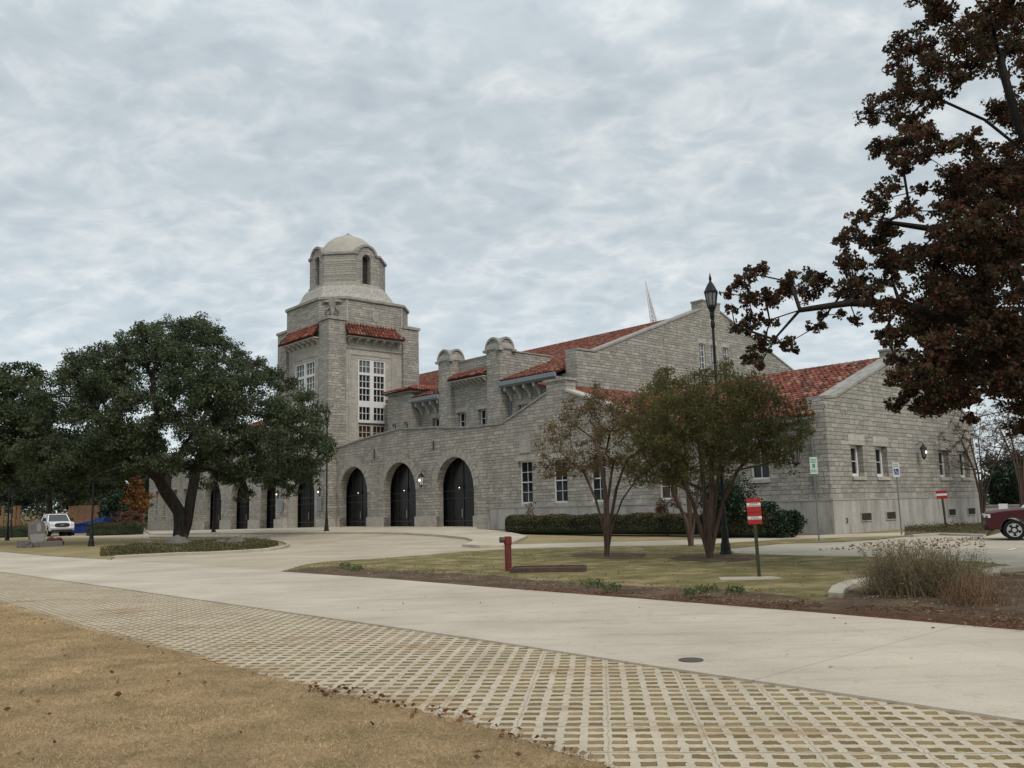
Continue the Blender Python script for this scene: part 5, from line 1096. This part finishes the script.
# evergreen ground cover on the island
isl = px_poly([(100, 557.5), (140, 555.5), (174, 553.5), (215, 552.8), (244, 550.8), (265, 549), (276, 547), (279, 545.3), (268, 543.5), (240, 542.5), (200, 544.5), (160, 547), (125, 549), (100, 553)])
Q = poly_fill(30000, isl); Q[:, 2] += .02+RNG.uniform(0, .32, len(Q))*(.5+.5*np.sin(Q[:, 0]*2.3)*np.sin(Q[:, 1]*1.9))**.5
tag(leaves('ground_cover', Q, .085, 'leaf_ground'), 'low leafy ground cover around the live oak on the island', 'ground cover', kind='stuff')
for k, (x, y, s) in enumerate(((146, 548.5, .75), (178, 548, 1.1), (236, 546.5, .85), (222, 545.8, .6))):
    m = MB(); n = 10; V = []
    for i in range(5):
        z = [0, .35, .7, .92, 1][i]; rr = [1, 1.05, .85, .5, .1][i]
        V += [(rr*math.cos(2*math.pi*j/n)*random.uniform(.85, 1.15)*s*.62, rr*math.sin(2*math.pi*j/n)*random.uniform(.85, 1.15)*s*.45, z*s*.55*random.uniform(.9, 1.1)) for j in range(n)]
    m.add(V, [(i*n+j, i*n+(j+1) % n, (i+1)*n+(j+1) % n, (i+1)*n+j) for i in range(4) for j in range(n)]+[tuple(4*n+j for j in range(n))]); o = m.build('boulder', 'grey_rock', smooth=True); o.location = tuple(G(x, y))
    tag(o, ['rounded grey boulder at the left of the live oak trunk', 'largest grey boulder right at the foot of the live oak', 'dark boulder in the ground cover right of the live oak, the farther right', 'small dark boulder in the ground cover between the live oak and its right neighbour stone'][k], 'boulder', 'boulders under the live oak')
# stems sticking out of the ground cover
m = MB()
for k in range(90):
    q = isl[0]; t = poly_fill(1, isl)
    if len(t) == 0: continue
    t = t[0]; h_ = random.uniform(.3, .75); m.tube([t, t+(random.uniform(-.1, .1), 0, h_*.6), t+(random.uniform(-.25, .25), random.uniform(-.1, .1), h_)], [.012, .009, .004], 3, caps=False)
tag(m.build('dry_stalks', 'twig_dry'), 'thin dry stalks rising out of the island ground cover', 'plants', kind='stuff')
# wall bed cover
Q = poly_fill(7000, px_poly([(905, 533), (990, 535), (998, 527), (905, 526)])); Q[:, 2] += .06+RNG.uniform(0, .32, len(Q))*RNG.uniform(0, 1, len(Q))*(.4+.6*np.abs(np.sin(Q[:, 0]*3.1+Q[:, 1])))
tag(leaves('bed_plants', Q, .07, 'leaf_ground'), 'low straggly plants in the bed at the foot of the end wall', 'ground cover', kind='stuff')
# fallen leaves and needles
def litter(name, pts, n, size, mat, label, dz=.03):
    Q = poly_fill(n, px_poly(pts)); asp = .16 if name == 'pine_needles' else .55
    if n > 500: Q = Q[RNG.uniform(size=len(Q)) < .55+.45*np.sin(Q[:, 0]*2.3+np.sin(Q[:, 1]*3.1)*1.5)]
    Q[:, 2] += dz+RNG.uniform(0, .02, len(Q)); return tag(leaves(name, Q, size, mat, flat=.75, aspect=asp), label, 'leaves', kind='stuff')
litter('fallen_leaves', [(300, 572), (331, 563), (504, 552), (686, 548), (784, 557), (970, 563), (985, 575), (1020, 580), (1024, 628), (827, 612), (660, 599), (502, 587), (391, 578)], 1500, .045, 'fallen', 'brown leaves scattered on the lawn by the crepe myrtles', .05)
litter('fallen_leaves', [(-40, 600), (0, 608), (181, 656), (343, 700), (465, 726), (595, 768), (-40, 778)], 120, .055, 'fallen', 'brown leaves scattered on the dry front lawn', .03)
litter('fallen_leaves', [(-40, 640), (181, 670), (343, 715), (465, 745), (520, 778), (-40, 778)], 20, .085, 'fallen', 'larger curled brown oak leaves lying on the dry front lawn', .035)
litter('fallen_leaves', [(280, 684), (343, 690), (400, 700), (470, 718), (545, 742), (600, 762), (590, 768), (535, 752), (460, 728), (395, 712), (335, 702), (285, 690)], 320, .05, 'fallen', 'brown leaves caught along the edge of the grid pavers', .03)
litter('fallen_leaves', [(820, 551), (880, 541), (985, 538), (985, 548), (900, 552)], 420, .09, 'fallen', 'reddish leaves blown across the car park', .03)
litter('fallen_leaves', [(300, 575), (1024, 636), (1024, 700), (660, 660), (300, 608)], 32, .045, 'fallen', 'a few dead leaves lying on the concrete road', .03)
litter('pine_needles', [(470, 587), (620, 594), (800, 606), (940, 613), (1024, 618), (1060, 638), (1024, 635), (827, 617), (660, 603), (502, 590.5)], 9000, .07, 'needles', 'rust coloured needles banked along the road edge', .055)
litter('bark_mulch', MU[:17]+[(1024, 630), (827, 613), (660, 600), (502, 587), (391, 578.5)], 9000, .045, 'bark_mulch_m' if False else 'twig_dry', 'loose bark and twigs over the roadside bed', .05)
for (x, y, w_) in ((345, 569, 16), (357, 571, 14), (592, 587, 30), (612, 592, 22), (706, 593, 30), (735, 595, 24), (690, 598, 14)):
    Q = poly_fill(170, px_poly([(x-w_*.4, y+2), (x, y+3), (x+w_*.4, y+2), (x+w_*.4, y-2), (x, y-3), (x-w_*.4, y-2)])); Q[:, 2] += .04+RNG.uniform(0, .09, len(Q)); tag(leaves('weeds', Q, .05, 'weed_green'), 'green weeds growing along the roadside bed', 'weeds', kind='stuff')

# ------------------------------------------------------------------ standpipe and plate
b = G(508.5, 572); root = empty('standpipe', b, 0, 'red painted standpipe with an outlet pointing left, at the lawn edge', 'standpipe')
m = MB(); m.lathe([(.085, 0), (.085, .68), (.10, .70), (.10, .86), (.085, .88), (.03, .885)], n=14); m.build('pipe', 'red_pipe', root)
m = MB(); m.tube([(0, 0, .80), (-.12, -.03, .80)], .06, 10); m.build('outlet', 'red_pipe', root); m = MB(); m.tube([(-.11, -.028, .80), (-.2, -.05, .80)], .075, 10); m.build('outlet_cap', 'cast_iron', root)
b = G(549, 572); root = empty('pit_cover', b, -.1, 'low rusty steel pit cover in the grass beside the red standpipe', 'pit cover')
dx_ = (G(583, 572)-G(515, 572)); Lx = np.linalg.norm(dx_)
m = MB(); m.box(-Lx/2, Lx/2, -.42, .42, .0, .10); m.build('lid', 'rust_plate', root, bevel=.01)
m = MB(); m.box(-Lx/2, Lx/2, -.47, -.425, 0, .13); m.box(-Lx/2, Lx/2, .425, .47, 0, .13); m.box(-Lx/2-.05, -Lx/2-.003, -.47, .47, 0, .13); m.box(Lx/2+.003, Lx/2+.05, -.47, .47, 0, .13); m.build('rim', 'rust_plate', root)
m = MB(); m.tube([(.25, 0, .10), (.25, .0, .16), (.37, 0, .16), (.37, 0, .10)], .012, 5); m.build('handle', 'cast_iron', root)

# ------------------------------------------------------------------ signs
def face_cam(p): return math.atan2(-p[1], -p[0])+math.pi/2   # local -y looks at the camera
def stripes(parent, w, z0, tilt=0, rows=3, h=.30, y=-.02):
    m = MB(); m.box(-w/2, w/2, y-.004, y, z0, z0+h); p = m.build('sign_panel', 'red_sign', parent)
    m = MB(); m.box(-w/2+.004, w/2-.004, y-.007, y-.0045, z0+h*.40, z0+h*.66); m.build('white_band', 'white_sign', p)
    m = MB()
    for r_, (zf, hh, ww) in enumerate(((.565, .06, .30), (.44, .05, .46))):
        x = -w*ww
        while x < w*ww: l = random.uniform(.012, .03); m.box(x, min(x+l, w*ww), y-.0095, y-.0075, z0+h*zf, z0+h*(zf+hh)); x += l+.008
    m.build('lettering', 'dark_ink', p)
b = G(759.8, 578.5); rz = face_cam(b); root = empty('warning_sign', b, rz, 'two red signs with white bands stacked on a leaning green post in the lawn', 'sign')
ins = MB(); ins.box(-.03, .03, -.015, .015, 0, 1.25); ins.box(-.045, -.031, -.02, .012, 0, 1.22); ins.build('post', 'green_post', root)
stripes(root, .30, 1.18, h=.26); stripes(root, .30, 1.45, h=.30); root.rotation_euler = (0, math.radians(-1.0), rz); root.rotation_euler = Matrix.Rotation(rz, 4, 'Z').to_euler(); 
root.rotation_euler = (Matrix.Rotation(rz, 4, 'Z') @ Matrix.Rotation(math.radians(-1.2), 4, 'Y')).to_euler(); root.scale = (.97, 1, .955)
b = G(946.3, 529.5); rz = face_cam(b); root = empty('warning_sign', b, rz, 'small red sign with one white band on a dark post before the end wall', 'sign')
m = MB(); m.box(-.05, .05, -.03, .03, 0, 1.75); m.build('post', 'green_post', root)
m = MB(); m.box(-.25, .25, -.045, -.035, 1.52, 1.92); p = m.build('sign_panel', 'red_sign', root); m = MB(); m.box(-.245, .245, -.05, -.046, 1.67, 1.78); m.build('white_band', 'white_sign', p)
root.rotation_euler = (Matrix.Rotation(rz, 4, 'Z') @ Matrix.Rotation(math.radians(-2), 4, 'Y')).to_euler()
def psign(px, H, label, blue, w=.36):
    b = G(*px); rz = face_cam(b); root = empty('parking_sign', b, rz, label, 'sign', 'parking signs on steel posts')
    m = MB(); m.prism('z', [(-.03, -.02), (-.03, .02), (-.018, .02), (-.012, -.008), (.012, -.008), (.018, .02), (.03, .02), (.03, -.02), (.0, -.024)], 0, H-.05); m.build('post', 'galvanised', root)
    m = MB(); z1 = H; z0 = H-(.66 if not blue else .62); m.box(-w/2, w/2, -.035, -.028, z0, z1); p = m.build('sign_panel', 'pale_green' if not blue else 'white_sign', root)
    m = MB()
    if blue:
        for r_ in range(2):
            x = -w*.4
            while x < w*.36: l = random.uniform(.03, .05); m.box(x, x+l, -.038, -.0355, z1-.10-r_*.09, z1-.05-r_*.09); x += l+.012
        m.build('lettering', 'green_ink', p)
        q = MB(); q.box(-.095, .095, -.0385, -.0355, z0+.1, z0+.36); q = q.build('symbol_panel', 'blue_sign', p)
        s = MB(); s.tube([(-.02, -.041, z0+.30), (-.015, -.041, z0+.22), (.045, -.041, z0+.21), (.065, -.041, z0+.15)], .012, 5); s.lathe([(.001, -.02), (.02, 0), (.001, .02)], (-.02, -.042, z0+.33), 8)
        s.tube([(-.025+.06*math.cos(t), -.041, z0+.19+.06*math.sin(t)) for t in np.linspace(2.0, 6.0, 9)], .009, 5); s.build('wheelchair_symbol', 'white_sign', q)
    else:
        for (zf, n_, hh) in ((.08, 4, .05), (.17, 3, .05), (.50, 5, .03), (.56, 4, .03)):
            x = -w*.36
            for _ in range(n_): l = w*.72/n_*.75; m.box(x, x+l, -.038, -.0355, z1-zf-hh, z1-zf); x += w*.72/n_
        m.box(-.05, .05, -.038, -.0355, z1-.42, z1-.26); m.build('lettering', 'green_ink', p)
    return root
psign((819.2, 542), 3.27, 'narrow pale green and white parking sign on a steel post left of the wall corner', False, .28)
psign((901.8, 536), 3.12, 'accessible parking sign with blue panel on a steel post before the end wall', True, .26)

# ------------------------------------------------------------------ monument
b = G(37, 547.5); root = empty('stone_marker', b, face_cam(b)+.35, 'grey stone marker with a round emblem on a block base near the road', 'monument'); root.scale = (.78, .8, .88)
m = MB(); m.prism('b', [(-.5, .3), (-.62, .75), (-.62, 1.15), (-.58, 1.5), (-.3, 1.62), (-.1, 1.72), (.2, 1.72), (.38, 1.6), (.42, 1.45), (.5, 1.3), (.5, .75), (.45, .4), (.1, .28), (-.2, .12)], -.14, .16); m.build('tablet', 'monument_grey', root, bevel=.03)
m = MB(); m.prism('b', [(-.5, .32), (-.58, .85), (.42, .88), (.4, .42), (.08, .3)], -.17, -.145); m.build('face_panel', 'monument_pale', root)
m = MB(); n = 20; m.prism('b', [(.0+.2*math.cos(2*math.pi*k/n), 1.28+.34*math.sin(2*math.pi*k/n)) for k in range(n)], -.18, -.142); m.build('emblem', 'monument_pale', root)
m = MB(); n = 20; m.tube([(.17*math.cos(2*math.pi*k/n), -.185, 1.28+.29*math.sin(2*math.pi*k/n)) for k in range(n+1)], .015, 5); m.build('emblem_ring', 'monument_grey', root)
m = MB(); m.box(-1.25, -.55, -.4, .4, 0, .5); m.box(-.2, 1.6, -.5, .3, 0, .38); m.build('base_block', 'monument_grey', root, bevel=.04)
for k, (x, y, s) in enumerate(((-.75, -.75, .4), (-.3, -.7, .3), (1.0, .7, .55), (1.5, .9, .5))):
    m = MB(); n = 8; V = []
    for i in range(4):
        V += [([1, 1, .8, .3][i]*math.cos(2*math.pi*j/n)*random.uniform(.8, 1.2)*s*.6, [1, 1, .8, .3][i]*math.sin(2*math.pi*j/n)*random.uniform(.8, 1.2)*s*.5, [0, .4, .8, 1][i]*s) for j in range(n)]
    m.add(V, [(i*n+j, i*n+(j+1) % n, (i+1)*n+(j+1) % n, (i+1)*n+j) for i in range(3) for j in range(n)]+[tuple(3*n+j for j in range(n))]); o = m.build('boulder', 'grey_rock' if k < 2 else 'red_rock'); mw = Matrix.Translation(Vector(b)) @ Matrix.Rotation(face_cam(b)+.35, 4, 'Z') @ Matrix.Translation((x, y, 0)); o.matrix_world = mw
    tag(o, ['pale rock lying before the block base of the stone marker, left one', 'smaller pale rock lying before the foot of the stone marker', 'dark red rock behind the right part of the marker base, nearer the marker', 'dark red rock behind the marker base, nearest the white pickup'][k], 'rock', 'rocks around the stone marker')

# ------------------------------------------------------------------ vehicles
def wheel(parent, x, y, r, w, side, spokes=5):
    m = MB(); n = 28; V = []
    prof = [(r*.66, -w/2), (r*.9, -w/2), (r, -w/2+.03), (r, w/2-.03), (r*.9, w/2), (r*.66, w/2)]
    for (rr, yy) in prof: V += [(x+rr*math.cos(2*math.pi*j/n), y+yy, r+rr*math.sin(2*math.pi*j/n)) for j in range(n)]
    m.add(V, [(i*n+j, i*n+(j+1) % n, ((i+1) % 6)*n+(j+1) % n, ((i+1) % 6)*n+j) for i in range(6) for j in range(n)]); wv = m.build('wheel', 'tyre', parent)
    f = MB(); yo = y+side*(w/2-.02); ri = r*.64
    f.tube([(x+ri*math.cos(t), yo, r+ri*math.sin(t)) for t in np.linspace(0, 2*math.pi, 25)], .022, 6, caps=False)
    f.tube([(x, yo-side*.04, r), (x, yo+side*.01, r)], r*.2, 14)
    for k in range(spokes):
        t = 2*math.pi*k/spokes+.3; c, s = math.cos(t), math.sin(t)
        pts = [(-.05, .12), (-.075, ri), (.075, ri), (.05, .12)]; V = [(x+u_*-s+v_*c, yo+q, r+u_*c+v_*s) for q in (-.02, .015) for (u_, v_) in pts]; f.add(V, [(0, 1, 2, 3), (7, 6, 5, 4)]+[(j, (j+1) % 4, 4+(j+1) % 4, 4+j) for j in range(4)])
    f.build('rim', 'alloy', wv); d = MB(); d.tube([(x, yo-side*.1, r), (x, yo-side*.06, r)], r*.63, 20); d.build('brake_shadow', 'black_plastic', wv); return wv
def arc(cx_, r, z, n=10): return [(cx_+r*math.cos(t), z+r*math.sin(t)) for t in np.linspace(math.pi, 0, n)]
# car frame: x forward, y left, z up
def suv(pos, heading):
    R0 = empty('parked_car', pos, heading, 'dark red parked SUV nosing in from the right edge, silver five spoke wheel', 'car'); r = .36; W2 = .9
    out = [(2.12, .42), (2.2, .5), (2.22, .8), (2.12, 1.0), (1.6, 1.08), (.95, 1.13), (-2.1, 1.15), (-2.2, .95), (-2.2, .45), (-1.75, .38)]+arc(-1.3, .43, .38)+[(-.85, .34), (.85, .34)]+arc(1.32, .43, .38)+[(1.78, .38)]
    m = MB(); f3 = lambda p, y: (p[0], y, p[1]); n = len(out)
    tri = tessellate_polygon([[Vector((p[0], p[1], 0)) for p in out]])
    layers = []
    for (y, sc) in ((-W2, .0), (-W2+.1, 1), (W2-.1, 1), (W2, .0)):
        layers.append([(p[0]*(.985 if sc == 0 else 1), y, p[1]-(0.05 if sc == 0 and p[1] > .9 else 0)) for p in out])
    V = [p for l in layers for p in l]; m.add(V, [tuple(t) for t in tri]+[tuple(i+3*n for i in t[::-1]) for t in tri]+[(k*n+i, k*n+(i+1) % n, (k+1)*n+(i+1) % n, (k+1)*n+i) for k in range(3) for i in range(n)]); m.build('body', 'paint_maroon', R0, bevel=.02)
    c = [(.95, 1.12), (.35, 1.62), (-1.9, 1.66), (-2.12, 1.14)]; m = MB(); V = [(p[0], y*(1 if p[1] < 1.3 else .82), p[1]) for y in (-.84, .84) for p in c]; m.add(V, [(0, 1, 2, 3), (7, 6, 5, 4)]+[(j, (j+1) % 4, 4+(j+1) % 4, 4+j) for j in range(4)]); m.build('cabin_glass', 'car_glass', R0)
    m = MB(); m.box(-1.95, .38, -.70, .70, 1.6, 1.70); m.build('roof', 'paint_maroon', R0, bevel=.03)
    for x in (1.32, -1.3):
        for s in (1, -1): wheel(R0, x, s*(W2-.12), r, .23, s)
        for s in (1, -1):
            m = MB(); pts = arc(x, .46, .38, 14); 
            for i in range(13): a_, b_2 = pts[i], pts[i+1]; m.add([(a_[0], s*(W2-.02), a_[1]), (b_2[0], s*(W2-.02), b_2[1]), (x+(b_2[0]-x)*.9, s*(W2-.02), .38+(b_2[1]-.38)*.9), (x+(a_[0]-x)*.9, s*(W2-.02), .38+(a_[1]-.38)*.9), (a_[0], s*(W2+.02), a_[1]), (b_2[0], s*(W2+.02), b_2[1]), (x+(b_2[0]-x)*.9, s*(W2+.02), .38+(b_2[1]-.38)*.9), (x+(a_[0]-x)*.9, s*(W2+.02), .38+(a_[1]-.38)*.9)], [(4, 5, 6, 7), (0, 1, 5, 4), (2, 3, 7, 6)])
            m.build('wheel_arch_trim', 'black_plastic', R0)
    m = MB(); m.box(1.95, 2.26, -.84, .84, .36, .56); m.build('bumper', 'black_plastic', R0, bevel=.04)
    for s in (1, -1): m = MB(); m.prism('z', [(2.235, s*.5), (2.235, s*.80), (2.12, s*.905), (2.02, s*.905), (2.05, s*.5)], .80, .93); m.build('headlight', 'headlamp', R0, bevel=.02)
    m = MB(); m.box(2.2, 2.235, -.45, .45, .68, .9); m.build('grille', 'black_plastic', R0)
    for s in (1, -1): m = MB(); m.box(.55, .75, s*.9-.1, s*.9+.1+s*.05, 1.12, 1.3); m.build('door_mirror', 'black_plastic', R0, bevel=.03)
    m = MB(); m.box(-.9, .85, -W2-.012, -W2+.0, .45, .55); m.box(-.9, .85, W2, W2+.012, .45, .55); m.build('side_trim', 'black_plastic', R0)
    return R0
fw = np.array([-.9, .43]); fw /= np.linalg.norm(fw); hd = math.atan2(fw[1], fw[0]); wp = G(1015.5, 541.0)
# wheel base point is (1.32, +0.9) on the near side (camera is on the car's left side)
lf = np.array([-fw[1], fw[0]]); pos = wp[:2]-fw*1.32-lf*.85; suv((pos[0], pos[1], wp[2]+.02), hd)
def pickup(pos, heading):
    R0 = empty('pickup_truck', pos, heading, 'white pickup truck facing the camera behind the stone marker', 'truck'); W2 = 1.0; r = .42
    out = [(2.9, .5), (2.98, .6), (2.98, 1.05), (2.9, 1.22), (1.5, 1.34), (1.3, 1.36), (-2.9, 1.38), (-2.9, .7), (-2.4, .6)]+arc(-1.85, .5, .5)+[(-1.3, .5), (1.35, .5)]+arc(1.95, .5, .5)+[(2.48, .55)]
    m = MB(); m.prism('b', out, -W2, W2); m.build('body', 'paint_white', R0, bevel=.05)
    c = [(1.45, 1.34), (.75, 1.95), (-1.2, 1.97), (-1.45, 1.36)]; m = MB(); V = [(p[0], y*(1 if p[1] < 1.5 else .8), p[1]) for y in (-.9, .9) for p in c]; m.add(V, [(0, 1, 2, 3), (7, 6, 5, 4)]+[(j, (j+1) % 4, 4+(j+1) % 4, 4+j) for j in range(4)]); m.build('cabin_glass', 'car_glass', R0)
    m = MB(); m.box(-1.2, .78, -.74, .74, 1.94, 2.03)
    for s in (1, -1): m.tube([(1.5, s*.9, 1.36), (.78, s*.73, 1.96)], .045, 6); m.tube([(-.3, s*.9, 1.38), (-.3, s*.74, 1.96)], .04, 6); m.tube([(-1.45, s*.9, 1.38), (-1.2, s*.73, 1.96)], .06, 6)
    m.build('roof', 'paint_white', R0, bevel=.03)
    for x in (1.95, -1.85):
        for s in (1, -1): wheel(R0, x, s*(W2-.13), r, .27, s, 6)
    m = MB(); n = 16; m.prism('a', [(.62*math.copysign(abs(math.cos(t))**.6, math.cos(t)), 1.02+.19*math.copysign(abs(math.sin(t))**.6, math.sin(t))) for t in np.linspace(0, 2*math.pi, n, endpoint=False)], 2.97, 3.02); gr = m.build('grille', 'black_plastic', R0)
    m = MB(); m.prism('a', [(.17*math.cos(t), 1.03+.07*math.sin(t)) for t in np.linspace(0, 2*math.pi, 16, endpoint=False)], 3.02, 3.035); m.build('badge', 'galvanised', gr)
    m = MB(); m.box(2.96, 3.10, -.98, .98, .62, .80); m.build('bumper', 'alloy', R0, bevel=.03); m = MB(); m.box(2.9, 3.04, -.85, .85, .42, .60); m.build('air_dam', 'black_plastic', R0)
    for s in (1, -1): m = MB(); m.box(2.86, 3.0, min(s*.68, s*.99), max(s*.68, s*.99), .88, 1.18); m.build('headlight', 'headlamp', R0, bevel=.02)
    for s in (1, -1): m = MB(); m.box(1.1, 1.22, min(s*.98, s*1.28), max(s*.98, s*1.28), 1.38, 1.68); m.build('door_mirror', 'black_plastic', R0, bevel=.03)
tp_ = at_dist(55, 531, 92); fw = np.array([.62, -.785]); pickup((tp_[0], tp_[1], gz(tp_[0], tp_[1])), math.atan2(fw[1], fw[0]))

# ------------------------------------------------------------------ far things
b = at_dist(74, 532, 100); b[2] = gz(b[0], b[1]); root = empty('board_fence', b, face_cam(b)-.1, 'brown timber board fence behind the blue skip', 'fence'); m = MB()
for k in range(17): m.box(-.6+k*.24, -.6+k*.24+.22, 0, .04, .1, 2.9+random.uniform(-.04, .04))
m.build('boards', 'wood_fence', root); m = MB(); m.box(-.6, 3.4, .045, .12, .6, .72); m.box(-.6, 3.4, .045, .12, 2.3, 2.42); m.build('rails', 'wood_fence', root)
b = at_dist(93, 533, 93); b[2] = gz(b[0], b[1]); root = empty('skip', b, face_cam(b)-.5, 'blue open topped skip in front of the board fence', 'skip')
m = MB(); m.prism('b', [(-1.6, .2), (.9, .2), (1.7, 1.75), (.3, 1.35), (-1.6, 1.0)], -1.0, 1.0); m.build('body', 'blue_tarp', root)
m = MB()
for k in range(4): x = -1.5+k*.7; m.box(x-.05, x+.05, -1.08, -1.003, .25, 1.0)
m.box(-1.6, .4, -1.12, -1.0, 1.02, 1.12); m.build('ribs', 'blue_tarp', root); m = MB(); m.box(-2.3, -1.65, -1.3, -.2, 0, .9); m.build('end_box', 'black_plastic', root, bevel=.05)
for k, x in enumerate((2, 14, 18)):
    b = at_dist(x, 531, 97); b[2] = gz(b[0], b[1]); m = MB(); m.box(-.11, .11, -.11, .11, 0, 2.8); m.prism('z', [(-.15, -.15), (.15, -.15), (.15, .15), (-.15, .15)], 2.803, 2.9); o = m.build('timber_post', 'timber_post'); o.location = tuple(b)
    tag(o, ['tan timber post at the left edge of the photo', 'tan timber post left of the white pickup, the left one of two close together', 'tan timber post left of the white pickup, the right one of two close together'][k], 'post', 'timber posts beyond the drive')
# pale low wall behind the right end
b = at_dist(1010, 520, 62); b[2] = 0; root = empty('low_wall', b, face_cam(b), 'pale masonry wall far behind the maroon car', 'wall'); m = MB(); m.box(-3.2, 12, 0, .4, 0, .95); m.build('wall', 'pale_wall', root); m = MB(); m.box(-3.3, 12.1, -.06, .46, .953, 1.05); m.build('coping', 'coping', root)
b = at_dist(1004, 515, 50); b[2] = 0; root = empty('notice_board', b, face_cam(b), 'small white notice on a post behind the maroon car', 'notice'); m = MB(); m.box(-.04, .04, -.03, .03, 0, 1.0); m.build('post', 'galvanised', root); m = MB(); m.box(-.2, .2, -.06, -.035, .75, 1.2); m.build('panel', 'white_sign', root)
# lattice spire far behind the roof
sp_ = loc(0, 0); pt = at_dist(645.5, 281, 115); pb = at_dist(693, 507, 115)
root = empty('lattice_spire', (pb[0], pb[1], 0), 0, 'slender pale lattice spire rising behind the hall roof', 'spire')
right = np.array([U1[0]*0+.93, -.1, 0]); apex = pt-np.array([pb[0], pb[1], 0])
bs = [np.array([-2.1, -1.2, 0]), np.array([2.1, -.6, 0]), np.array([-.2, 1.8, 0])]
m = MB(); 
for q in bs: m.tube([q, apex], [.40, .07], 6)
m.build('leg', 'spire_white', root); m = MB()
for k in range(14):
    t0, t1 = .68+k*.021, .68+(k+1)*.021
    for i in range(3): p0 = bs[i]+(apex-bs[i])*t0; p1 = bs[(i+1) % 3]+(apex-bs[(i+1) % 3])*t1; p2 = bs[(i+1) % 3]+(apex-bs[(i+1) % 3])*t0; m.tube([p0, p1], .06, 4); m.tube([p0, p2], .05, 4)
m.build('lattice', 'spire_white', root)
